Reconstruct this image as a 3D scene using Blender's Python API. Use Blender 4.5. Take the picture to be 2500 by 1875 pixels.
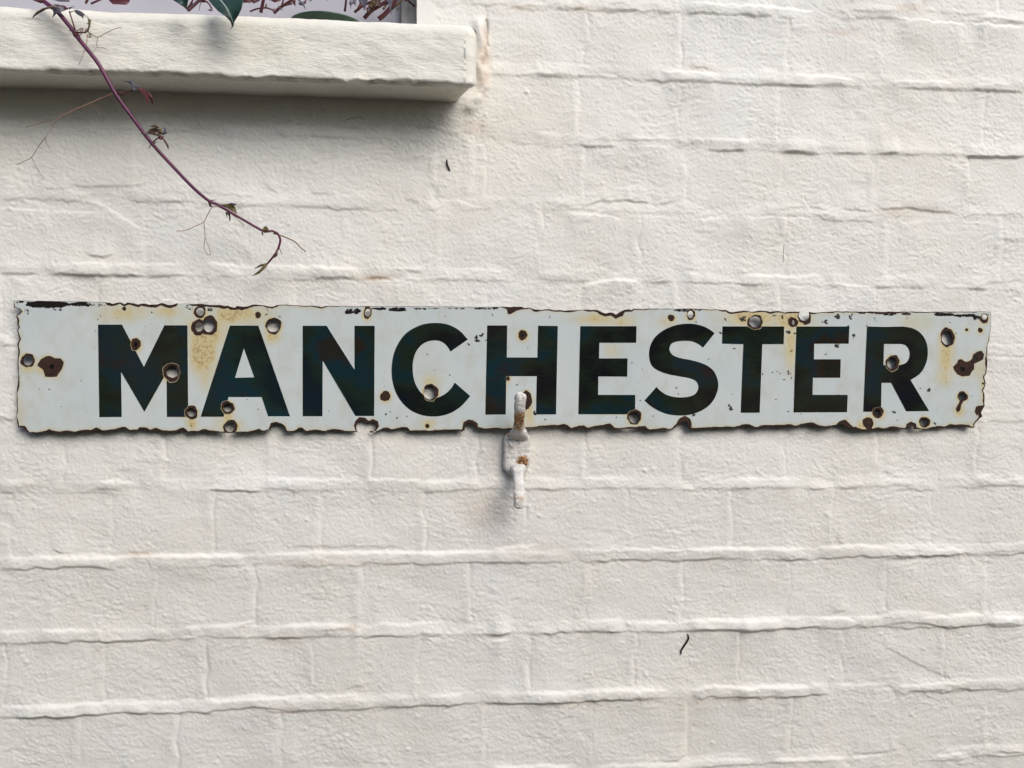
import bpy, bmesh, math, random
import numpy as np
from mathutils import Vector, Matrix, noise as mnoise
from mathutils.geometry import delaunay_2d_cdt

for o in list(bpy.data.objects): bpy.data.objects.remove(o)
S = bpy.context.scene
COL = S.collection
random.seed(7)
rng = np.random.default_rng(11)
R = math.radians

# ------------------------------------------------------------------ camera
CAM_D, CAM_Z = 0.884, 1.5              # metres to the wall, height over the paving
YAW, PITCH, ROLL = R(4.72), R(-1.2), R(0.35)
FPX, CX, CY = 2020.0, 1250.0, 937.5    # focal length and centre in photo pixels (2500 x 1875)
Fv = Vector((math.sin(YAW)*math.cos(PITCH), math.cos(YAW)*math.cos(PITCH), math.sin(PITCH)))
r0 = Vector((math.cos(YAW), -math.sin(YAW), 0)); u0 = r0.cross(Fv)
Rv = math.cos(ROLL)*r0 + math.sin(ROLL)*u0
Uv = -math.sin(ROLL)*r0 + math.cos(ROLL)*u0
CAM = Vector((0, -CAM_D, CAM_Z))
cd = bpy.data.cameras.new('camera'); cam = bpy.data.objects.new('camera', cd); COL.objects.link(cam)
cd.sensor_width = 36; cd.lens = FPX/2500*36; cd.clip_start = 0.01; cd.clip_end = 500
M = Matrix.Identity(4)
for i in range(3):
    M[i][0] = Rv[i]; M[i][1] = Uv[i]; M[i][2] = -Fv[i]; M[i][3] = CAM[i]
cam.matrix_world = M
S.camera = cam

# ------------------------------------------------------------------ sky, sun, exposure
SUN_EL, SUN_AZ = R(40), R(30)          # azimuth to the right of the wall's normal
sd = Vector((math.sin(SUN_AZ)*math.cos(SUN_EL), -math.cos(SUN_AZ)*math.cos(SUN_EL), math.sin(SUN_EL)))
W = bpy.data.worlds.new('World'); S.world = W; W.use_nodes = True
nt = W.node_tree; bg = nt.nodes['Background']
sky = nt.nodes.new('ShaderNodeTexSky'); sky.sky_type = 'NISHITA'; sky.sun_disc = False
sky.sun_elevation = SUN_EL; sky.sun_rotation = math.atan2(sd.x, sd.y)
sky.air_density = 1.0; sky.dust_density = 2.2; sky.ozone_density = 1.0
nt.links.new(sky.outputs[0], bg.inputs[0]); bg.inputs[1].default_value = 0.10
sl = bpy.data.lights.new('sun', 'SUN'); sl.energy = 1.5; sl.angle = R(40); sl.color = (1.0, 0.985, 0.965)
so = bpy.data.objects.new('sun', sl); COL.objects.link(so)
so.rotation_euler = sd.to_track_quat('Z', 'Y').to_euler(); so.location = (2, -3, 5)
S.view_settings.view_transform = 'Standard'; S.view_settings.look = 'None'
S.view_settings.gamma = 1; S.view_settings.exposure = .68
try: S.view_settings.use_curve_mapping = False
except Exception: pass

# ------------------------------------------------------------------ helpers
def P(px, py, Y=0.0):
    """photo pixel -> point on the vertical plane at depth Y"""
    px, py, Y = float(px), float(py), float(Y)
    d = Rv*((px-CX)/FPX) - Uv*((py-CY)/FPX) + Fv
    t = (Y + CAM_D)/d.y
    return CAM + d*t
def Pn(a, Y=0.0):
    a = np.asarray(a, float)
    d = np.outer((a[:, 0]-CX)/FPX, np.array(Rv)) - np.outer((a[:, 1]-CY)/FPX, np.array(Uv)) + np.array(Fv)
    t = (Y + CAM_D)/d[:, 1]
    return np.array(CAM) + d*t[:, None]
MM = 0.001
def tag(o, label=None, cat=None, group=None, kind=None):
    if label: o['label'] = label
    if cat: o['category'] = cat
    if group: o['group'] = group
    if kind: o['kind'] = kind
    return o
def empty(name, loc):
    o = bpy.data.objects.new(name, None); COL.objects.link(o); o.location = loc; o.empty_display_size = .05
    return o
def link(name, me, mat, parent=None):
    o = bpy.data.objects.new(name, me); COL.objects.link(o)
    if mat is not None and not me.materials: me.materials.append(mat)
    if parent is not None:
        o.parent = parent; o.matrix_parent_inverse = Matrix.Translation(-parent.location)
    return o
def npmesh(name, V, faces, smooth=True, k=None):
    """V (n,3); faces (m,k) array"""
    me = bpy.data.meshes.new(name)
    V = np.ascontiguousarray(V, np.float32); F = np.ascontiguousarray(faces, np.int32)
    m, kk = F.shape
    me.vertices.add(len(V)); me.vertices.foreach_set('co', V.ravel())
    me.loops.add(m*kk); me.loops.foreach_set('vertex_index', F.ravel())
    me.polygons.add(m)
    me.polygons.foreach_set('loop_start', np.arange(0, m*kk, kk, dtype=np.int32))
    me.update(calc_edges=True)
    me.polygons.foreach_set('use_smooth', np.full(m, bool(smooth)))
    return me
def pymesh(name, V, F, smooth=True):
    me = bpy.data.meshes.new(name); me.from_pydata([tuple(v) for v in V], [], F); me.update()
    me.polygons.foreach_set('use_smooth', [bool(smooth)]*len(me.polygons))
    return me
def attr(me, name, vals):
    a = me.attributes.new(name, 'FLOAT', 'POINT'); a.data.foreach_set('value', np.ascontiguousarray(vals, np.float32))
def catmull(pts, step):
    pts = [Vector(p) for p in pts]
    if len(pts) < 3:
        n = max(2, int((pts[-1]-pts[0]).length/step)+1)
        return [pts[0].lerp(pts[-1], i/(n-1)) for i in range(n)]
    q = [2*pts[0]-pts[1]] + pts + [2*pts[-1]-pts[-2]]; out = []
    for i in range(1, len(q)-2):
        a, b, c, d = q[i-1], q[i], q[i+1], q[i+2]
        n = max(1, int((c-b).length/step))
        for j in range(n):
            t = j/n
            out.append(0.5*((2*b)+(c-a)*t+(2*a-5*b+4*c-d)*t*t+(3*b-a-3*c+d)*t**3))
    out.append(pts[-1]); return out
def tube(name, pts, rad, mat, parent, seg=7, step=.004, jitter=0.0, smooth_path=True):
    """rad: list of radii along the path, or (r0, r1)"""
    c = catmull(pts, step) if smooth_path else [Vector(p) for p in pts]
    n = len(c); V = []; F = []
    t0 = (c[1]-c[0]).normalized(); up = Vector((0, 1, 0)) if abs(t0.y) < .9 else Vector((1, 0, 0))
    nx = t0.cross(up).normalized()
    for i in range(n):
        t = (c[min(i+1, n-1)]-c[max(i-1, 0)])
        t = t.normalized() if t.length > 1e-9 else t0
        nx = (nx - t*nx.dot(t)); nx = nx.normalized() if nx.length > 1e-9 else t.orthogonal().normalized()
        ny = t.cross(nx); s = i/(n-1)*(len(rad)-1); k = min(int(s), len(rad)-2); r = rad[k]+(rad[k+1]-rad[k])*(s-k)
        for j in range(seg):
            a = 2*math.pi*j/seg; rr = r*(1+jitter*random.uniform(-1, 1))
            V.append(c[i]+nx*math.cos(a)*rr+ny*math.sin(a)*rr)
        if i:
            b = (i-1)*seg
            for j in range(seg):
                F.append((b+j, b+(j+1) % seg, b+seg+(j+1) % seg, b+seg+j))
    F.append(tuple(range(seg))[::-1]); F.append(tuple((n-1)*seg+j for j in range(seg)))
    return link(name, pymesh(name, V, F), mat, parent)
def inside(poly, pts):
    poly = np.asarray(poly, float); res = np.zeros(len(pts), bool)
    lo, hi = poly.min(0), poly.max(0)
    idx = np.nonzero((pts[:, 0] >= lo[0]) & (pts[:, 0] <= hi[0]) & (pts[:, 1] >= lo[1]) & (pts[:, 1] <= hi[1]))[0]
    if len(idx) == 0: return res
    x, y = pts[idx, 0], pts[idx, 1]; c = np.zeros(len(idx), bool)
    n = len(poly)
    for i in range(n):
        x1, y1 = poly[i]; x2, y2 = poly[(i+1) % n]
        if y1 == y2: continue
        m = ((y1 > y) != (y2 > y)) & (x < (x2-x1)*(y-y1)/(y2-y1)+x1)
        c ^= m
    res[idx] = c
    return res
def smooth01(t):
    t = np.clip(t, 0, 1); return t*t*(3-2*t)
def fnoise(shape, dx, lmin, lmax, seed, stretch=1.0, ang=0.0):
    """band-limited noise, unit variance; wavelengths in mm; stretched along the direction ang"""
    g = np.random.default_rng(seed); w = g.standard_normal(shape); f = np.fft.rfft2(w)
    kz = np.fft.fftfreq(shape[0], dx)[:, None]; kx = np.fft.rfftfreq(shape[1], dx)[None, :]
    a = kx*math.cos(ang)+kz*math.sin(ang); b = -kx*math.sin(ang)+kz*math.cos(ang)
    k = np.sqrt((a*stretch)**2+b**2)+1e-9
    band = np.exp(-(k*lmin)**2)*(1-np.exp(-(k*lmax)**2))*k**-0.6
    o = np.fft.irfft2(f*band, s=shape); return o/(o.std()+1e-12)
def blur(a, s, dx):
    f = np.fft.rfft2(a); kz = np.fft.fftfreq(a.shape[0], dx)[:, None]; kx = np.fft.rfftfreq(a.shape[1], dx)[None, :]
    return np.fft.irfft2(f*np.exp(-2*(math.pi*s)**2*(kx**2+kz**2)), s=a.shape)

# ------------------------------------------------------------------ materials
def mat(name, base=(.5, .5, .5), rough=.6, spec=.5):
    m = bpy.data.materials.new(name); m.use_nodes = True
    b = m.node_tree.nodes['Principled BSDF']
    b.inputs['Base Color'].default_value = (*base, 1); b.inputs['Roughness'].default_value = rough
    b.inputs['Specular IOR Level'].default_value = spec
    return m, m.node_tree, b
class NT:
    def __init__(s, t): s.t = t
    def n(s, typ, **kw):
        x = s.t.nodes.new(typ)
        for k, v in kw.items(): setattr(x, k, v)
        return x
    def l(s, a, b): s.t.links.new(a, b)
    def coords(s, scale=(1, 1, 1), rot=(0, 0, 0)):
        g = s.n('ShaderNodeNewGeometry'); m = s.n('ShaderNodeMapping')
        m.inputs['Scale'].default_value = scale; m.inputs['Rotation'].default_value = rot
        s.l(g.outputs['Position'], m.inputs['Vector']); return m.outputs[0]
    def noise(s, vec, scale, detail=4, rough=.55, dist=0):
        x = s.n('ShaderNodeTexNoise'); s.l(vec, x.inputs['Vector']); x.inputs['Scale'].default_value = scale
        x.inputs['Detail'].default_value = detail; x.inputs['Roughness'].default_value = rough; x.inputs['Distortion'].default_value = dist
        return x.outputs['Fac']
    def ramp(s, fac, stops):
        x = s.n('ShaderNodeValToRGB'); e = x.color_ramp.elements
        while len(e) < len(stops): e.new(.5)
        for i, (p, c) in enumerate(stops):
            e[i].position = p; e[i].color = (*c, 1) if len(c) == 3 else c
        s.l(fac, x.inputs[0]); return x.outputs[0]
    def mix(s, fac, a, b):
        x = s.n('ShaderNodeMix', data_type='RGBA')
        for sock, v in ((x.inputs[0], fac), (x.inputs[6], a), (x.inputs[7], b)):
            if isinstance(v, (int, float)): sock.default_value = v
            elif isinstance(v, tuple): sock.default_value = (*v, 1)
            else: s.l(v, sock)
        return x.outputs[2]
    def math(s, op, a, b=None, clamp=False):
        x = s.n('ShaderNodeMath', operation=op); x.use_clamp = clamp
        for i, v in enumerate((a, b)):
            if v is None: continue
            if isinstance(v, (int, float)): x.inputs[i].default_value = v
            else: s.l(v, x.inputs[i])
        return x.outputs[0]
    def attr(s, name):
        x = s.n('ShaderNodeAttribute', attribute_name=name); return x.outputs['Fac']
    def maprange(s, v, a, b, c=0, d=1):
        x = s.n('ShaderNodeMapRange'); s.l(v, x.inputs[0])
        for i, q in zip((1, 2, 3, 4), (a, b, c, d)): x.inputs[i].default_value = q
        return x.outputs[0]
    def bump(s, h, strength, dist, b):
        x = s.n('ShaderNodeBump'); x.inputs['Strength'].default_value = strength; x.inputs['Distance'].default_value = dist
        s.l(h, x.inputs['Height']); s.l(x.outputs[0], b.inputs['Normal']); return x

def paint_material(name, base, stretch=2.4, grain=1.0, fsc=420, dirt=(.50, .335, .19)):
    m, t, b = mat(name, base, .62, .35); q = NT(t)
    c1 = q.coords((1, 1, 1))
    big = q.noise(c1, 5.0, 4, .6); mid = q.noise(q.coords((1, 1, 1.6)), 38, 5, .6)
    warm = tuple(v*k for v, k in zip(base, (.985, .965, .92)))
    cool = tuple(min(1, v*k) for v, k in zip(base, (1.01, 1.015, 1.03)))
    col = q.mix(q.maprange(big, .38, .66), base, warm)
    col = q.mix(q.maprange(mid, .5, .75, 0, .5), col, cool)
    sp = q.noise(c1, 900, 2, .5); col = q.mix(q.maprange(sp, .73, .76, 0, .35), col, (.30, .26, .20))
    st = q.attr('stain'); sn = q.noise(c1, 160, 4, .65)
    st2 = q.math('MULTIPLY', st, q.maprange(sn, .3, .7, .35, 1.3), True)
    col = q.mix(st2, col, dirt)
    q.l(col, b.inputs['Base Color'])
    f1 = q.noise(q.coords((1, 1, stretch), (0, R(4), 0)), fsc, 5, .62, .6)
    f2 = q.noise(c1, 1300, 3, .6)
    h = q.math('ADD', q.math('MULTIPLY', f1, 1.0), q.math('MULTIPLY', f2, .35))
    q.bump(h, .55*grain, .0007, b)
    q.l(q.maprange(f2, .3, .7, .52, .72), b.inputs['Roughness'])
    return m
M_wall = paint_material('cream_masonry_paint', (.773, .752, .70))
M_sill = paint_material('sill_paint', (.783, .757, .68), 3.6, 2.0, 240, (.17, .145, .105))
def rust_mat():
    m, t, b = mat('rusty_steel', (.07, .035, .022), .85, .2); q = NT(t); c = q.coords()
    col = q.ramp(q.noise(c, 260, 6, .7), [(.25, (.020, .012, .010)), (.55, (.042, .021, .015)), (.8, (.085, .038, .020))])
    q.l(col, b.inputs['Base Color']); q.bump(q.noise(c, 700, 5, .7), .7, .0006, b); return m
M_rust = rust_mat()
def enamel_mat():
    m, t, b = mat('white_enamel', (.6, .66, .66), .16, .5); q = NT(t); c = q.coords()
    base = q.mix(q.maprange(q.noise(c, 14, 4, .6), .35, .7), (.57, .61, .59), (.52, .57, .565))
    sp = q.noise(q.coords((1, 1, 1.3)), 330, 3, .6)
    base = q.mix(q.maprange(sp, .70, .76, 0, .55), base, (.16, .16, .14))
    gr = q.noise(q.coords((1, 1, .7)), 60, 5, .65)
    base = q.mix(q.maprange(gr, .48, .75, 0, .6), base, (.48, .46, .37))
    st = q.attr('stain'); n1 = q.noise(q.coords((1, 1, .35)), 85, 5, .65); n2 = q.noise(c, 420, 4, .7)
    s1 = q.math('MULTIPLY', st, q.maprange(n1, .25, .7, .45, 1.35), True)
    col = q.mix(q.maprange(s1, .05, .75, 0, .88), base, (.56, .455, .21))
    s2 = q.math('MULTIPLY', s1, q.maprange(n2, .4, .68, .25, 1.1), True)
    col = q.mix(q.maprange(s2, .45, 1.0, 0, .85), col, (.30, .155, .05))
    sc = q.math('ADD', q.attr('scuff'), q.math('MULTIPLY', q.math('SUBTRACT', q.noise(q.coords((.55, 1, 1)), 330, 6, .72), .5), 2.6))
    col = q.mix(q.maprange(sc, .62, .72), col, (.016, .013, .012))
    q.l(col, b.inputs['Base Color'])
    q.l(q.math('ADD', .14, q.math('MULTIPLY', s1, .35)), b.inputs['Roughness'])
    w = q.noise(q.coords((.5, 1, 1.6)), 55, 3, .5); q.bump(w, .10, .0012, b)
    return m
M_enamel = enamel_mat()
def letter_mat():
    m, t, b = mat('black_enamel', (.007, .009, .010), .13, .9)
    b.inputs['Coat Weight'].default_value = .8; b.inputs['Coat Roughness'].default_value = .06; b.inputs['Coat IOR'].default_value = 1.7
    q = NT(t); c = q.coords()
    sc = q.noise(q.coords((.3, 1, 1.8)), 260, 6, .75)
    reflection_tone = q.ramp(q.noise(q.coords((.8, 1, 1.3)), 13, 4, .6), [(.28, (.004, .007, .014)), (.42, (.006, .007, .008)), (.50, (.011, .018, .011)), (.57, (.005, .020, .028)), (.64, (.020, .013, .009)), (.72, (.008, .012, .010))])  # teal, olive and brown reflections of the surroundings painted into the black
    col = q.mix(q.maprange(sc, .56, .78, 0, .6), reflection_tone, (.040, .040, .032))
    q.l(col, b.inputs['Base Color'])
    q.l(q.maprange(sc, .45, .75, .05, .22), b.inputs['Roughness'])
    w = q.math('ADD', q.noise(q.coords((.35, 1, 1.6)), 70, 4, .6), q.math('MULTIPLY', q.noise(q.coords((.4, 1, 2)), 420, 3, .6), .12))
    q.bump(w, .12, .0012, b); return m
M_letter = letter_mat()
M_scuff, _, _ = mat('black_ground_coat', (.018, .015, .013), .5, .4)
def iron_mat():
    m, t, b = mat('flaking_white_paint_on_iron', (.74, .73, .70), .6, .35); q = NT(t); c = q.coords()
    base = q.mix(q.maprange(q.noise(c, 90, 5, .6), .4, .65), (.80, .78, .74), (.60, .57, .51))
    s = q.math('MULTIPLY', q.attr('stain'), q.maprange(q.noise(c, 330, 5, .7), .3, .65, .1, 1.7), True)
    col = q.mix(q.maprange(s, .2, .55), base, (.42, .22, .075)); col = q.mix(q.maprange(s, .65, .95), col, (.12, .05, .022))
    q.l(col, b.inputs['Base Color']); q.bump(q.noise(c, 330, 6, .7), .9, .0022, b); return m
M_iron = iron_mat()
def leaf_mat(name, c1, c2, rough=.45):
    m, t, b = mat(name, c1, rough, .45); q = NT(t)
    q.l(q.ramp(q.noise(q.coords(), 120, 4, .6), [(.3, c1), (.7, c2)]), b.inputs['Base Color'])
    q.bump(q.noise(q.coords(), 500, 3, .6), .25, .0006, b)
    b.inputs['Subsurface Weight'].default_value = 0
    return m
M_stem = leaf_mat('purple_stem', (.075, .009, .045), (.125, .017, .065), .4)
M_darkstem = leaf_mat('maroon_stem', (.05, .012, .018), (.11, .022, .03), .45)
M_bronze = leaf_mat('bronze_leaf', (.055, .030, .022), (.115, .07, .03), .4)
M_redleaf = leaf_mat('maroon_leaf', (.055, .012, .016), (.13, .028, .032), .45)
M_greyleaf = leaf_mat('slate_purple_leaf', (.060, .056, .075), (.095, .085, .105), .4)
M_olive = leaf_mat('olive_leaf', (.085, .065, .018), (.14, .105, .03), .45)
M_green = leaf_mat('dark_green_leaf', (.016, .042, .036), (.03, .072, .055), .38)
M_vein = leaf_mat('pale_leaf_vein', (.23, .30, .26), (.28, .36, .31), .5)
M_tendril = leaf_mat('tan_tendril', (.19, .125, .065), (.27, .17, .10), .55)
M_pinktendril = leaf_mat('pink_tendril', (.33, .16, .13), (.42, .24, .18), .5)
M_twig, _, _ = mat('dark_twig', (.022, .018, .015), .8, .3)
M_fibre, _, _ = mat('plant_fibre', (.09, .075, .055), .8, .3)
def plain(name, c1, c2, scale, rough, bump=.0, spec=.4):
    m, t, b = mat(name, c1, rough, spec); q = NT(t); n = q.noise(q.coords(), scale, 5, .6)
    q.l(q.ramp(n, [(.3, c1), (.7, c2)]), b.inputs['Base Color'])
    if bump: q.bump(n, .5, bump, b)
    return m
M_saucer = plain('green_plastic', (.022, .055, .032), (.035, .075, .045), 40, .32)
M_frame = plain('window_frame_paint', (.38, .365, .41), (.44, .425, .465), 9, .45)
def wood_mat():
    m, t, b = mat('weathered_grey_timber', (.3, .3, .3), .8, .2); q = NT(t)
    n = q.noise(q.coords((14, 1, .8)), 55, 6, .65)
    q.l(q.ramp(n, [(.3, (.20, .19, .185)), (.55, (.40, .385, .37)), (.75, (.52, .50, .48))]), b.inputs['Base Color']); q.bump(n, .5, .001, b); return m
M_jamb = wood_mat()
M_glass, _, gb = mat('window_glass', (.03, .035, .04), .05, .5)
M_pave = plain('tan_paving', (.055, .045, .033), (.085, .07, .05), 3.0, .85, .01)
M_hedge = leaf_mat('hedge_leaf', (.045, .075, .025), (.09, .12, .045), .5)

# ------------------------------------------------------------------ ground
g = pymesh('paving', [(-14, -14, 0), (14, -14, 0), (14, .4, 0), (-14, .4, 0)], [(0, 1, 2, 3)], False)
tag(link('paving', g, M_pave), kind='structure')

# ------------------------------------------------------------------ wall relief, traced from the photograph
T = {'00': (0, 0, 3.456), '01': (600, 0, 3.456), '02': (1200, 0, 3.456), '03': (1800, 0, 3.16),
     '10': (0, 420, 3.456), '11': (600, 420, 3.456), '12': (1200, 420, 3.456), '13': (1800, 420, 3.16),
     '20': (0, 900, 3.456), '21': (600, 900, 3.456), '22': (1200, 900, 3.456), '23': (1800, 900, 3.16),
     '30': (0, 1395, 3.456), '31': (600, 1395, 3.456), '32': (1200, 1395, 3.456), '33': (1800, 1395, 3.16)}
for i in range(8): T['s%d' % i] = (300*i, 715, 4.608)
T['v0'] = (0, 0, 6.9125); T['v2'] = (300, 0, 6.9125); T['v3'] = (600, 0, 4.809); T['v4'] = (0, 180, 5.267); T['v5'] = (420, 460, 6.144)
T['h'] = (1160, 940, 5.185)
def tp(t, x, y): o = T[t]; return (o[0]+x/o[2], o[1]+y/o[2])
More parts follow.
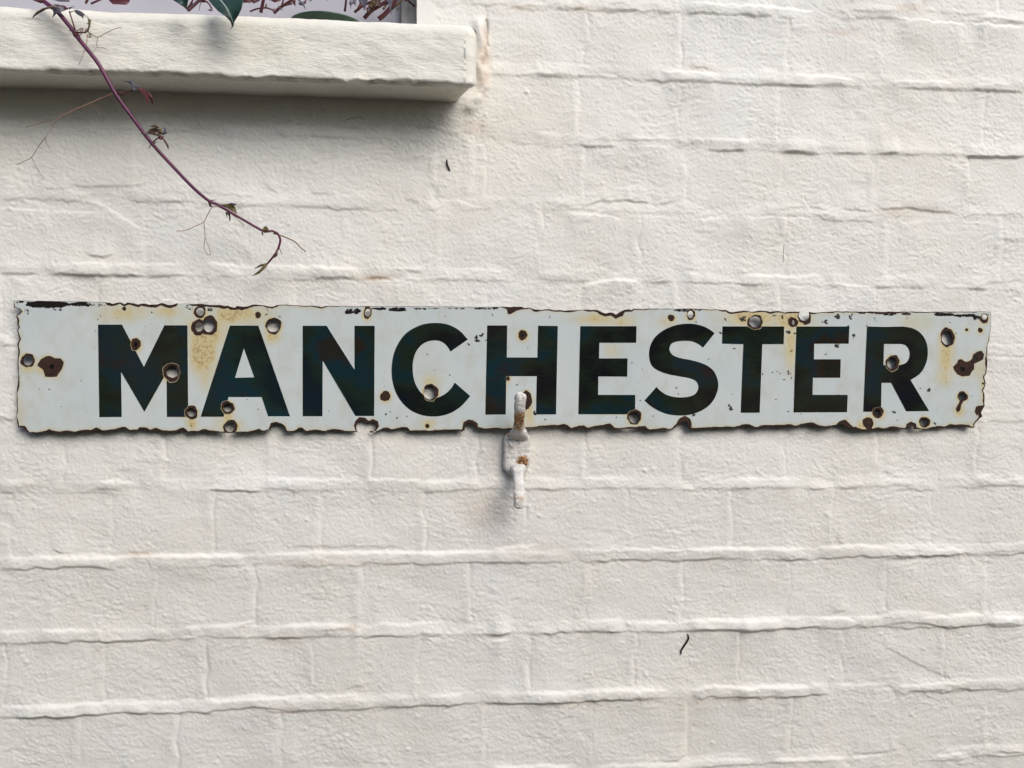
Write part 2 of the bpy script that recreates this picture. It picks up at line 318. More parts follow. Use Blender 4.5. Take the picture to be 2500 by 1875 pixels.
# tile, U = ledge facing up (bright) / D = lip facing down (dark), height in mm, points in tile pixels
EDGES = '''
02 U .8 0,10 400,15 900,5
02 D 1.5 170,60 280,75 400,70
02 D 1.5 560,75 680,90 800,70
02 D 1 1000,40 1120,30
02 D .8 900,85 1250,90
02 D 1.2 1380,105 1580,105
02 D 2 1640,125 1700,115 1900,125 2100,130 2212,140
02 U 2 1660,20 1900,40 2212,60
02 U 1.5 1700,135 2150,140
02 D 1.3 330,640 480,648 650,655
02 D .8 650,660 800,650
02 D 2.2 1180,665 1240,685 1500,690 1800,700 2200,712
02 U 2.2 1450,600 1700,612 1900,630
02 D 1.2 1680,575 1780,580 1870,600
02 U 1 700,610 1050,640
02 D 2 730,1225 850,1240 1050,1240
02 D .8 280,1210 430,1212
02 U 1 380,1110 560,1130
02 D 1 750,1190 1000,1185 1300,1185 1580,1190
02 U 1.5 1180,1150 1500,1165
02 U 1.5 1700,1165 2212,1190
02 D 1.2 1570,1245 1630,1240
02 D 2 1820,1265 1950,1275 2130,1275
02 U 1 1250,1225 1550,1245
03 U 2 0,45 200,55 600,85
03 D 1.8 60,125 160,130 260,130
03 D 1.5 330,140 430,145
03 D 1 850,85 1100,98 1250,90
03 D 1.5 1320,70 1400,75
03 D 1.2 1450,90 1550,80
03 U 2.5 1240,145 1450,160 1750,185
03 D 1 1560,105 1850,115
03 D 1.3 1850,150 2000,150 2150,165
03 U 2.2 1840,185 2000,200 2212,205
03 U 1 1880,125 2050,130
03 D 2.2 0,650 200,655 400,665 620,675
03 D 1.5 740,665 850,680 980,690
03 U 2 420,580 600,585 900,610
03 U 1.8 1200,620 1400,625 1650,640
03 U 1.5 1820,650 2080,645
03 D 1.2 1250,680 1450,692 1700,692
03 D 1.8 1800,700 1950,705 2200,712
03 D 1.5 0,1165 60,1165
03 D 2.2 350,1175 450,1180 620,1188
03 D 2.2 740,1185 1000,1185
03 D 2.2 1090,1190 1240,1190
03 D 1.2 1270,1195 1430,1195
03 D 2.5 1740,1205 1850,1215 2140,1215 2212,1215
03 D 1.2 1560,1195 1730,1195
03 U .8 0,1090 100,1090
03 U 1 1650,1260 1760,1310
12 D 1 540,285 700,290
12 D 1.5 760,300 900,250 1050,240 1200,250 1350,255
12 D 1.5 1380,280 1480,270 1560,240
12 U 1.8 640,345 850,360 1000,375 1090,410
12 D 1.2 960,360 1080,375
12 U 1 1250,375 1550,380
12 U 1 1740,395 2000,380 2212,390
12 D .8 300,330 400,350
12 D .8 2050,380 2212,385
12 D 1.2 370,900 500,915 680,915
12 D 1 690,920 850,925
12 U 2.8 780,975 900,925 1050,905 1150,915 1250,935
12 D 1.2 1340,930 1450,940 1530,925
12 U 1.2 980,855 1090,855
12 D 1.5 1620,830 1680,820 1730,830
12 U 2 1620,850 1740,865
12 D 1 1650,935 1850,940 2212,950
13 D 1 230,300 500,265 700,290
13 D 1 720,275 800,265
13 U 1.2 0,350 300,350 600,365
13 D 1.5 820,280 950,300 1050,310
13 D 1.5 1100,290 1300,275 1550,310 1700,320
13 D 1.2 1740,335 2212,330
13 U 1 1700,390 2000,400
13 U 1 1250,400 1420,380
13 D 1 600,365 900,380 1050,385
13 U 2 60,800 300,800 500,810 650,790
13 U 1.5 380,880 650,900
13 D 1 0,870 200,875
13 U 1.2 700,850 1050,890
13 D 1.5 1060,890 1150,890
13 D 1.8 1780,905 1930,910
13 U 1.5 1600,870 1780,880
13 D 1 1900,865 2000,855 2212,830
13 D 1 1990,520 2200,540
13 U 1.2 1960,1440 2212,1430
10 D 1 0,140 100,145 270,135
10 D 1 350,130 450,145 620,145
10 D 1.2 600,110 700,130 1000,130 1200,115 1240,80
10 D 1.2 0,228 200,232 400,238 700,245
10 U 1 0,300 400,330 900,345
10 U 1.2 750,245 900,290 1050,390 1200,480
10 D 1 1310,170 1450,175 1850,185 2130,210
10 D 1 1090,240 1300,262 1600,250
10 D 1.2 1700,285 2000,290 2212,290
10 D 2.4 740,690 820,710 880,712 970,690
10 U 2 600,770 800,765 930,765
10 U 1 950,775 1500,780
10 U 2 1720,775 1850,775 2000,795 2150,800
10 D 2 0,858 180,862 320,850
10 D 2.2 420,855 550,865 850,875 1000,872 1210,872
10 D 1.2 1260,885 1400,880 1540,868
10 U 1 120,900 250,910
10 U 1 0,1390 120,1390
10 D 1 0,1470 130,1470
11 D 1.2 150,90 200,140 280,180
11 D 1.5 540,180 620,185 740,190
11 D 1 0,210 70,210
11 D 1.5 380,290 500,295 700,305 780,318 900,315 1050,305
11 D 1 1180,315 1330,325
11 D 1 1500,310 1600,325 1680,280
11 U 1.2 1600,230 1800,250 2000,300
11 D .8 1350,235 1480,255
11 U 2.2 0,795 200,790 600,800 950,820
11 D 1 550,890 950,895
11 D 1.3 1050,890 1200,890
11 U 1.5 1100,920 1300,900 1560,900
11 D 1 1200,835 1360,830 1480,840
00 D .8 660,1090 1000,1090 1200,1095
00 D .8 1430,1105 1640,1110
00 D .7 500,990 760,1010
01 D 1.3 240,1140 500,1150 700,1160 900,1172 980,1172
01 D 1.2 1030,1168 1210,1160
01 D .8 760,1075 1030,1085
01 D .8 1490,1065 1620,1085
01 D 1 1640,1095 1720,1125 1820,1115
01 D .8 1250,1325 1360,1345 1500,1338
20 D 1 0,430 140,440
20 D 1.2 990,865 1080,850 1140,850
20 U 2 860,955 1000,950 1150,960
20 D 1 0,1050 120,1040
20 D 1 430,1020 600,1030
20 D 1 770,1020 950,1015 1060,1030
20 U 1.2 1700,1005 1900,1015 2212,1010
20 D 2 1740,1022 1900,1030 2212,1032
20 U .8 1300,930 1800,945
20 U 3 0,1590 300,1595 800,1590 1200,1578 1500,1570 2212,1575
20 D 1.3 440,1520 500,1555 620,1565
21 U 1.5 150,935 500,930 900,940
21 U 1.5 1040,935 1300,930 1480,940
21 D 1 0,1035 250,1025
21 D 1 600,1035 780,1040
21 D 1 1460,1010 1580,1030
21 U 1.5 1530,960 1800,945 2000,980
21 U 3 0,1575 400,1555 900,1545 1200,1545 1500,1550 1900,1545 2212,1545
21 D 1 330,1505 700,1500 1350,1500
22 U 1.2 780,930 1000,925 1200,930
22 U 1.2 2080,930 2212,925
22 D 1.2 1220,1020 1300,1015 1360,1000
22 D 1 1700,1010 1900,1005 2212,1010
22 U 2.2 0,1530 150,1505 350,1495
22 D 1 900,1560 1220,1540
22 U 2 1680,1530 1950,1515 2212,1520
22 D 1.2 1490,1610 1700,1615 1900,1610
22 D 1 1420,1560 1700,1530
22 D .8 800,1640 1050,1625
23 U 1 0,850 500,850
23 U 1 1140,850 1240,855
23 D 1.2 1130,790 1220,825
23 D 1.2 540,940 680,930
23 D 1.2 750,925 950,925
23 D 1.5 1210,930 1350,935 1530,940
23 U 1 1940,865 2212,850
23 D 1 1940,830 2060,815
23 U 2 0,1395 150,1385 500,1385
23 D 1.5 760,1300 800,1345 850,1360
23 U 1.5 650,1380 900,1360 1180,1380
23 D 1.5 330,1465 400,1475 550,1460
23 U 2.2 1460,1390 1600,1385 1750,1395
23 D 2 1090,1470 1400,1450 1600,1440 1860,1415
23 D 1 1900,1420 2212,1400
30 U 2.2 0,512 220,505
30 U 2.2 350,490 500,495 750,490
30 D 2.5 0,600 200,605 380,598 560,605 640,585 820,598 1000,590 1200,585 1300,570 1450,580
30 U 2 1580,460 1680,465
30 U 2 1740,470 1950,445 2120,420
30 D 1 2000,470 2120,455
30 U .8 1500,560 1680,540
30 U 1.3 0,1140 300,1135 700,1115 1000,1110 1480,1105
30 D 1.8 130,1225 300,1225 400,1205 460,1225 550,1215 880,1205
30 D 1.5 1080,1190 1240,1195
30 D 1.5 1310,1195 1420,1195
30 U 2 1750,1090 1850,1090 2000,1075 2212,1065
30 D 1.3 1690,1200 1800,1205
30 U 1 1680,1165 1800,1170
30 U 1 1850,1190 2212,1180
30 D 1 900,1320 1100,1290
31 U 2.2 300,460 500,440 880,440
31 U 2 880,460 970,490
31 D 1.5 180,570 280,565 400,555 480,560
31 D 1.2 640,485 880,480
31 D 1.5 900,390 990,365
31 U 2 1130,430 1300,450 1430,440 1600,430
31 D 2 1040,540 1200,545 1380,545
31 D 2.2 1510,548 1640,540
31 D 1.5 1080,320 1130,350
31 D 2.2 2060,540 2130,540 2212,525
31 U 1.5 2030,580 2212,575
31 U 2.6 0,1070 250,1065 500,1050 800,1045 1080,1025
31 D 1.5 180,1175 350,1180 580,1170
31 D 1 600,1165 800,1155
31 D 1 830,1000 950,960 1000,955
31 D 1.8 1100,1185 1170,1165 1250,1145 1600,1125 1900,1115
31 U 1.5 1510,1040 1800,1030
31 D 1.8 1990,1120 2100,1110 2212,1105
31 D 1.5 350,1615 440,1600
32 U 1.5 330,435 450,430
32 U 1.5 800,420 1000,405 1100,405
32 U 1.8 1160,425 1600,440
32 U 2.5 1660,415 1850,405 2212,410
32 D 2.2 0,545 100,535 150,520
32 U 2 0,590 150,565
32 D 1.8 400,520 480,530 650,510
32 D 1.5 700,520 900,510 1100,500
32 D 1.8 1680,490 1900,485 2212,480
32 U 2.5 210,1025 450,1015 750,1015 1050,990 1500,995
32 D 2 0,1120 250,1115 450,1105 700,1100
32 D 2 800,1075 900,1085 1100,1080 1350,1070
32 U 2.5 1700,1010 1800,970 2000,965 2212,975
32 D 2.6 1700,1055 1760,1080 1850,1050 2000,1060 2212,1055
32 U 2.6 0,1645 350,1640 700,1645
32 U 2.5 830,1640 1000,1630 1500,1620 1640,1615
32 D 1.8 1440,1600 1560,1590 1630,1560
32 U 1.5 1700,1600 2000,1580 2212,1590
33 U 2.8 0,380 150,370 330,365
33 U 2.6 640,365 750,350 850,360 900,380
33 D 1.5 720,320 850,300
33 D 2 0,445 230,450 450,440 700,415
33 D 2.3 780,440 920,410 1000,435 1100,420 1300,440 1600,425 1850,410
33 U 1.8 900,350 1100,350
33 U 2 1400,355 1850,320
33 U 2.4 1930,345 2212,350
33 D 2 1930,410 2050,420 2212,415
33 U 3 0,895 250,885 560,885
33 U 1.5 780,875 1100,875
33 U 2.2 1200,880 1500,865 1750,850
33 D 2.2 0,965 150,970 230,985
33 D 1.8 300,975 500,955 680,940
33 D 1.5 1230,935 1300,945
33 D 1.5 1300,920 1600,930 1880,915
33 D 1.3 1980,930 2212,910
33 D 1 1090,550 1300,670 1500,770 1690,825
33 U 2.8 280,1450 500,1440 840,1430
33 U 2 860,1435 1150,1410
33 D 1.5 900,1420 1050,1400 1160,1385
33 U 2 1520,1425 1750,1405
33 D 1.5 1540,1390 1620,1370
33 D 1.5 1990,1385 2212,1400
33 D 2 1700,1490 1790,1490
33 U 1.2 1970,1415 2100,1415
'''
# bed joints (y of the joint's lower lip at some x), and upright joints of each course
BEDS = {0: [(1900, -122)], 1: [(1605, 30), (1900, 41), (2400, 55)], 2: [(1330, 188), (1800, 204), (2400, 222)], 3: [(1431, 359), (1950, 372), (2450, 383)],
        4: [(50, 490), (1600, 524), (2300, 530)], 5: [(100, 669), (1600, 692), (2370, 708)], 6: [(20, 845), (1250, 858), (2430, 868)], 7: [(20, 1023), (2430, 1030)],
        8: [(30, 1203), (1000, 1192), (2250, 1194)], 9: [(20, 1393), (1650, 1370), (2300, 1354)], 10: [(0, 1569), (1200, 1548), (2400, 1526)],
        11: [(100, 1750), (1200, 1718), (2300, 1688)], 12: [(100, 1930), (1200, 1890), (2300, 1852)], 13: [(100, 2110), (1200, 2058), (2300, 2014)]}
PERP = {0: [1210, 1500, 1760, 2003, 2222, 2440], 1: [1180, 1430, 1660, 1920, 2150, 2400], 2: [-20, 225, 470, 715, 950, 1172, 1408, 1655, 1900, 2157, 2400], 3: [90, 330, 570, 815, 1060, 1182, 1423, 1675, 1907, 2130, 2360],
        4: [-10, 120, 350, 600, 840, 1075, 1318, 1560, 1914, 2160, 2440], 5: [0, 240, 480, 720, 955, 1190, 1414, 1650, 1900, 2138, 2373],
        6: [110, 350, 590, 830, 1080, 1310, 1540, 1780, 2020, 2260], 7: [150, 400, 660, 905, 1161, 1425, 1660, 1911, 2138, 2380],
        8: [20, 270, 520, 780, 1031, 1280, 1530, 1780, 2030, 2270], 9: [130, 375, 620, 880, 1144, 1431, 1663, 1920, 2160, 2404],
        10: [10, 250, 500, 760, 1017, 1290, 1547, 1800, 2053, 2300], 11: [190, 430, 680, 927, 1180, 1440, 1677, 1926, 2180, 2404],
        12: [60, 310, 560, 800, 1050, 1300, 1550, 1800, 2050, 2290], 13: [190, 430, 680, 927, 1180, 1440, 1677, 1926, 2180, 2404]}
DX = 1.2                                        # mm, spacing of the relief
x0, x1, z0, z1 = -0.51, 0.70, CAM_Z-0.50, CAM_Z+0.46
nx = int(round((x1-x0)*1000/DX))+1; nz = int(round((z1-z0)*1000/DX))+1
gx = x0+np.arange(nx)*DX*MM; gz = z0+np.arange(nz)*DX*MM
H = np.zeros((nz, nx))                          # mm towards the viewer
shp = (nz, nx)
H += .55*fnoise(shp, DX, 70, 400, 1) + .15*fnoise(shp, DX, 18, 90, 2, 1.6)
brush = fnoise(shp, DX, 2.5, 12, 3, 2.2, 0.0); br2 = fnoise(shp, DX, 2.5, 12, 4, 2.6, R(24)); br3 = fnoise(shp, DX, 2.5, 12, 5, 2.4, R(-20))
sel = fnoise(shp, DX, 60, 200, 6); wa = smooth01((sel+.2)/1.4); wb = smooth01((-sel+.2)/1.4)
H += (.105*(brush*(1-.7*np.maximum(wa, wb))+br2*wa*.8+br3*wb*.8))*(1+.35*fnoise(shp, DX, 50, 160, 7))
H += .105*fnoise(shp, DX, 2.3, 5, 8)
ww = fnoise(shp, DX, 5, 26, 21, 2.2, 0.05); H += .07*ww*(.5+smooth01(fnoise(shp, DX, 60, 200, 22)))
stain = np.zeros(shp)
def bed_z(k):
    w = Pn(BEDS[k]); return w
bedx = {k: (bed_z(k)[:, 0], bed_z(k)[:, 2]) for k in BEDS}
ZB = {}
for k, (bx, bz) in bedx.items():
    c = np.polyfit(bx, bz, 1 if len(bx) > 1 else 0); c[:-1] *= .6
    ZB[k] = (np.mean(bz) + (c[0]*(gx-np.mean(bx)) if len(bx) > 1 else 0*gx)) + 1.2*MM*np.interp(gx, np.linspace(x0, x1, 28), rng.standard_normal(28))
JB = 12.5*MM
# course and brick number of every cell
cz = gz[:-1]+DX*MM/2; cxx = gx[:-1]+DX*MM/2
lab = np.zeros((nz-1, nx-1), np.int32)          # 0 = mortar
perp_w = {}
bid = 0; offs = [0.0]; bricks = []
GZ, GX = np.meshgrid(cz, cxx, indexing='ij')
ks = sorted(BEDS)
for i, k in enumerate(ks):
    top = (np.interp(cxx, gx, ZB[k])) if True else None
    if k == ks[-1]: bot = np.full_like(cxx, z0-1)
    else: bot = np.interp(cxx, gx, ZB[ks[i+1]])+JB
    if i == 0: pass
    incourse = (GZ < top[None, :]) & (GZ > bot[None, :])
    ymid = np.mean([p[1] for p in BEDS[k]])+82
    px = sorted(PERP.get(k, []))
    xs = [P(p, ymid).x for p in px]; perp_w[k] = (xs, ymid)
    bounds = [x0-1]+xs+[x1+1]
    for a, b in zip(bounds[:-1], bounds[1:]):
        m = incourse & (GX > a+4*MM) & (GX < b-4*MM)
        if m.sum() > 40:
            bid += 1; lab[m] = bid; offs.append(random.uniform(-1, 1))
# above the topmost listed joint
m = GZ > np.interp(cxx, gx, ZB[ks[0]])[None, :]+JB
# brick offsets and tilt, softened across the joints
off = np.array(offs)[lab]; off[lab == 0] = np.nan
fill = np.where(np.isnan(off), 0, off); wgt = (~np.isnan(off)).astype(float)
fp = np.zeros(shp); fp[:-1, :-1] = blur(fill, 5, DX)/np.maximum(blur(wgt, 5, DX), .05); fp[-1] = fp[-2]; fp[:, -1] = fp[:, -2]
H += .62*fp
mort = (lab == 0).astype(float); mb = np.zeros(shp); mb[:-1, :-1] = blur(mort, 2.2, DX); mb[-1] = mb[-2]; mb[:, -1] = mb[:, -2]
H += .35*mb*(.3+fnoise(shp, DX, 25, 120, 31))
def blur1(a): return (a+np.roll(a, 1)+np.roll(a, -1))/3*1.5
for k in ks:                                    # the bed joints stand a little proud as rounded rolls
    ze = ZB[k]; nk = 40
    amp = np.clip(.75+.5*np.interp(gx, np.linspace(x0, x1, nk), blur1(rng.standard_normal(nk))), .1, 1.5)*np.interp(k, [0, 2, 4, 7, 8.5, 13], [.85, .8, .5, .6, 1.15, 1.2])
    amp = amp*np.where((gx < P(1150, 400).x) & (k <= 4), .45, 1)
    wob = .8*MM*np.interp(gx, np.linspace(x0, x1, 130), rng.standard_normal(130))
    s_ = (gz[:, None]-(ze+wob)[None, :])*1000      # mm above the lower lip
    t_ = np.clip((s_+.8)/14.0, 0, 1)
    H += amp[None, :]*smooth01((s_+.9)/2.6)*np.where(s_ < 14, np.sqrt(np.clip(1-t_**2.4, 0, 1)), 0)*1.0
# upright joints: soft raised seams with a crease beside them
for k, (xs, ymid) in perp_w.items():
    for xp in xs:
        zc_top = np.interp(xp, gx, ZB[k]); kk = [q for q in ks if q > k]
        zc_bot = np.interp(xp, gx, ZB[kk[0]])+JB if kk else z0
        ii = np.nonzero((gz > zc_bot-3*MM) & (gz < zc_top+3*MM))[0]
        if len(ii) < 3: continue
        wob = np.interp(gz[ii], np.linspace(zc_bot-.01, zc_top+.01, 7), rng.standard_normal(7)*1.6*MM)
        amp = np.interp(gz[ii], np.linspace(zc_bot-.01, zc_top+.01, 6), rng.uniform(.2, 1.0, 6)*random.choice([.3, .5, .75, .95])*(.6 if k <= 4 and xp < P(1150, 300).x else (1.35 if k >= 7 else 1.15)))
        jj = np.nonzero(abs(gx-xp) < 16*MM)[0]
        d = (gx[jj][None, :]-xp-wob[:, None])*1000
        fd = (smooth01((gz[ii]-zc_bot+2*MM)/(5*MM))*smooth01((zc_top+2*MM-gz[ii])/(5*MM)))[:, None]
        H[np.ix_(ii, jj)] += fd*amp[:, None]*(.55*np.exp(-((d+4)/5.0)**2)-.8*np.exp(-((d-2.0)/1.9)**2))
for ln in EDGES.strip().splitlines():
    f = ln.split(); t, typ, A = f[0], f[1], float(f[2])
    A *= (.85 if A >= 2 else .72) if typ == 'U' else .9
    pts = np.array([tp(t, *map(float, s.split(','))) for s in f[3:]])
    w = Pn(pts); o = np.argsort(w[:, 0]); ex, ez = w[o, 0], w[o, 2]
    pad = 5*MM
    jj = np.nonzero((gx > ex[0]-pad) & (gx < ex[-1]+pad))[0]
    if len(jj) < 3: continue
    xx = gx[jj]; ze = np.interp(xx, ex, ez)
    nk = max(4, int((xx[-1]-xx[0])/(5*MM))); ze = ze+np.interp(xx, np.linspace(xx[0], xx[-1], nk), rng.standard_normal(nk)*.55*MM)
    tl = max(14*MM, .22*(ex[-1]-ex[0]))
    tap = smooth01((xx-ex[0]+pad)/tl)*smooth01((ex[-1]+pad-xx)/tl)
    nk2 = max(4, int((xx[-1]-xx[0])/(28*MM)))
    tap = tap*(.85+.3*np.interp(xx, np.linspace(xx[0], xx[-1], nk2), blur1(rng.uniform(-1, 1, nk2))))
    zlo, zhi = ze.min()-48*MM, ze.max()+48*MM
    ii = np.nonzero((gz > zlo) & (gz < zhi))[0]
    s = (ze[None, :]-gz[ii][:, None])*1000
    if typ == 'D': s = -s
    soft = (3.4 if A > 1.3 else 2.8) if typ == 'U' else 2.3
    L = 22.0 if typ == 'U' else 17.0
    prof = smooth01((s+soft*.5)/soft)*np.exp(-np.maximum(s-soft*.5, 0)**2/(L*L)/1.0)
    H[np.ix_(ii, jj)] += A*tap[None, :]*prof
def bumpat(px, py, rx, rz, a, Y=0):
    c = P(px, py); jj = np.nonzero(abs(gx-c.x) < 3*rx*MM)[0]; ii = np.nonzero(abs(gz-c.z) < 3*rz*MM)[0]
    if len(ii) and len(jj):
        H[np.ix_(ii, jj)] += a*np.exp(-((gx[jj][None, :]-c.x)/(rx*MM))**2-((gz[ii][:, None]-c.z)/(rz*MM))**2)
def stainat(px, py, rx, rz, a):
    c = P(px, py); stain[:] = np.maximum(stain, a*np.exp(-((gx[None, :]-c.x)/(rx*MM))**2-((gz[:, None]-c.z)/(rz*MM))**2))
# paint pimples
for _ in range(4200):
    px, py = random.uniform(-60, 2560), random.uniform(-40, 1910); r = random.choice([.9, 1.0, 1.2, 1.5])
    bumpat(px, py, r*random.uniform(1, 1.7), r, random.uniform(.15, .5)*(1.5 if random.random() < .06 else 1))
for px, py in [(1534, 1522), (1493, 1540), (1665, 1467), (1577, 1648), (1740, 1814), (528, 1862), (725, 1681), (996, 1830), (66, 1617), (2423, 1492), (2151, 1548), (2017, 1631), (2032, 1655), (2252, 1583), (2387, 1755), (2225, 1745), (1316, 1258), (1290, 1236), (1572, 1147), (1593, 1145), (1848, 1150), (2018, 1255), (2218, 1180), (748, 1269), (1180, 1100), (408, 1125), (930, 1430), (1285, 224), (1368, 437)]:
    bumpat(px, py, 2.0, 1.6, 1.1)
# making-good at the sill's end: a lumpy fillet with a crack beside it
for py in range(55, 250, 9):
    bumpat(1174+6*math.sin(py*.07)+random.uniform(-3, 3), py, 5.5, 5, 2.4)
for py in range(245, 275, 8): bumpat(1160-(py-245)*.7, py, 8, 5, 2.0)
for py in range(48, 118, 2): bumpat(1187+1.5*math.sin(py*.12)+.02*py, py, .8, 1.4, -1.4)
for py in range(260, 480, 7): bumpat(1150+5*math.sin(py*.05)-.02*(py-260), py, 6, 6, .22)
stainat(1185, 90, 5, 14, .45); stainat(1183, 140, 6, 22, .7); stainat(1183, 190, 5, 20, .55); stainat(1160, 310, 16, 9, .35)
stainat(1185, 1240, 26, 26, .3); stainat(1210, 1090, 12, 40, .18); stainat(1330, 1130, 22, 40, .14); stainat(1285, 1345, 40, 12, .22)
stainat(800, 1370, 55, 4, .25); stainat(915, 678, 16, 3, .8); stainat(340, 1470-118, 14, 3, .5); stainat(855, 1533, 10, 3, .5)
for px, py in [(1260, 20), (1430, 22), (1715, 168), (2050, 78), (2220, 20), (2250, 510), (2195, 520), (2090, 905), (700, 1000+735), (1700, 1716), (1420, 1718), (1830, 1702), (690, 1560)]:
    stainat(px, py, 22, 4, .3)
# normals of the whole sheet, so that pieces meet without a seam
gzz, gxx = np.gradient(H*MM, DX*MM, DX*MM)
NRM = np.stack([gxx, -np.ones_like(H)*1.0, gzz], -1); NRM[..., 0] *= 1; 
# surface y = -h : outward normal (-Y) = (-dh/dx, -1, -dh/dz)
NRM = np.stack([-gxx, -np.ones_like(H), -gzz], -1); NRM /= np.linalg.norm(NRM, axis=-1, keepdims=True)
VX = np.broadcast_to(gx[None, :], shp); VZ = np.broadcast_to(gz[:, None], shp)
VERT = np.stack([VX, -H*MM, VZ], -1).reshape(-1, 3); NFL = NRM.reshape(-1, 3); SFL = stain.reshape(-1)

# window opening above the sill
Y_SF = -0.062                                    # front of the sill
SILL_T = P(600, 30, Y_SF).z; SILL_B = P(600, 188, Y_SF).z
X_JAMB = P(1017, 20).x; X_SILL = P(1164, 120, Y_SF).x
X_WL = X_JAMB-1.0; Z_WT = SILL_T+1.15
opening = (GX < X_JAMB) & (GZ > SILL_T-.02)
wall = tag(empty('brick_wall', (0, 0, 0)), 'cream painted brick wall behind the enamel sign, with uneven joints', 'wall')
cell_lab = lab.copy(); cell_lab[opening] = -1
order = np.argsort(cell_lab.ravel(), kind='stable'); sl_ = cell_lab.ravel()[order]
def piece(name, cells):
    iz, ix = np.divmod(cells, nx-1); a = iz*nx+ix
    q = np.stack([a, a+1, a+nx+1, a+nx], 1)     # seen from -Y
    u, inv = np.unique(q, return_inverse=True); q = inv.reshape(q.shape)
    me = npmesh(name, VERT[u], q)
    attr(me, 'stain', SFL[u])
    me.normals_split_custom_set_from_vertices(NFL[u].tolist())
    return link(name, me, M_wall, wall)
for l in range(0, bid+1):
    a, b = np.searchsorted(sl_, l), np.searchsorted(sl_, l, side='right')
    if b-a > 20: piece('mortar' if l == 0 else 'brick', order[a:b])
# the wall beyond the picture, coarser
def outer():
    st = .007
    ox = np.arange(-1.8, 1.95, st); oz = np.arange(0, CAM_Z+1.5, st)
    OX, OZ = np.meshgrid(ox, oz)
    dz = np.full(OX.shape, 1.0)
    zz = np.mod(OZ-float(np.mean(ZB[5])), .0752)
    mod = .9+.45*fnoise(OX.shape, 7, 60, 200, 78, 2.0)
    hh = 1.5*mod*smooth01(zz/.003)*(1-smooth01((zz-.009)/.005))+.5*fnoise(OX.shape, 7, 70, 400, 77)+.16*fnoise(OX.shape, 7, 15, 45, 79, 1.8)
    row = np.floor((OZ-float(np.mean(ZB[5])))/.0752); px_ = np.mod(OX+np.mod(row, 2)*.0565+.011*np.sin(row*2.3), .113)
    hh += .5*np.exp(-((px_-.05)/.004)**2)*(zz > JB)
    V = np.stack([OX, -hh*MM+.0012, OZ], -1).reshape(-1, 3)
    n = len(ox); iz, ix = np.meshgrid(np.arange(len(oz)-1), np.arange(n-1), indexing='ij')
    cX = OX[:-1, :-1]+st/2; cZ = OZ[:-1, :-1]+st/2
    keep = ~((cX > x0+.012) & (cX < x1-.012) & (cZ > z0+.012) & (cZ < z1-.012))
    keep &= ~((cX > X_WL-.006) & (cX < X_JAMB+.006) & (cZ > SILL_T-.02) & (cZ < Z_WT))
    a = (iz*n+ix)[keep]; q = np.stack([a, a+1, a+n+1, a+n], 1)
    u, inv = np.unique(q, return_inverse=True)
    me = npmesh('outer_brickwork', V[u], inv.reshape(q.shape)); attr(me, 'stain', np.zeros(len(u)))
    tag(link('outer_brickwork', me, M_wall, wall), kind='stuff')
outer()
def box(name, a, b, mat_, parent=None, bev=.0, seg=2):
    bm = bmesh.new(); bmesh.ops.create_cube(bm, size=1)
    for v in bm.verts:
        v.co = Vector(((a[i]+b[i])/2+v.co[i]*(b[i]-a[i]) for i in range(3)))
    if bev: bmesh.ops.bevel(bm, geom=bm.edges[:], offset=bev, segments=seg, affect='EDGES', profile=.5)
    me = bpy.data.meshes.new(name); bm.to_mesh(me); bm.free()
    me.polygons.foreach_set('use_smooth', [False]*len(me.polygons))
    return link(name, me, mat_, parent)
box('window_reveal', (X_WL-.03, -.0004, SILL_T-.02), (X_WL-.0005, .14, Z_WT), M_wall, wall)
box('window_reveal', (X_WL-.03, -.0004, Z_WT+.0005), (X_JAMB+.02, .14, Z_WT+.02), M_wall, wall)
box('window_reveal', (X_JAMB+.0005, -.0002, SILL_T-.02), (X_JAMB+.02, .14, Z_WT), M_wall, wall)

# ------------------------------------------------------------------ window behind the sill
win = tag(empty('window', (X_JAMB-.5, .05, SILL_T)), 'pale window frame behind the plants, cut off at top left', 'window')
xj = P(979, 20, .035).x
box('jamb', (xj, .035, SILL_T-.012), (X_JAMB-.0005, .10, Z_WT), M_jamb, win, .003)
box('bottom_rail', (X_WL, .055, SILL_T-.012), (xj-.0005, .09, SILL_T+.11), M_frame, win, .003)
box('left_jamb', (X_WL, .0351, SILL_T+.1105), (X_WL+.05, .10, Z_WT), M_jamb, win, .003)
box('pane', (X_WL+.0505, .068, SILL_T+.1105), (xj-.0005, .074, Z_WT), M_glass, win)

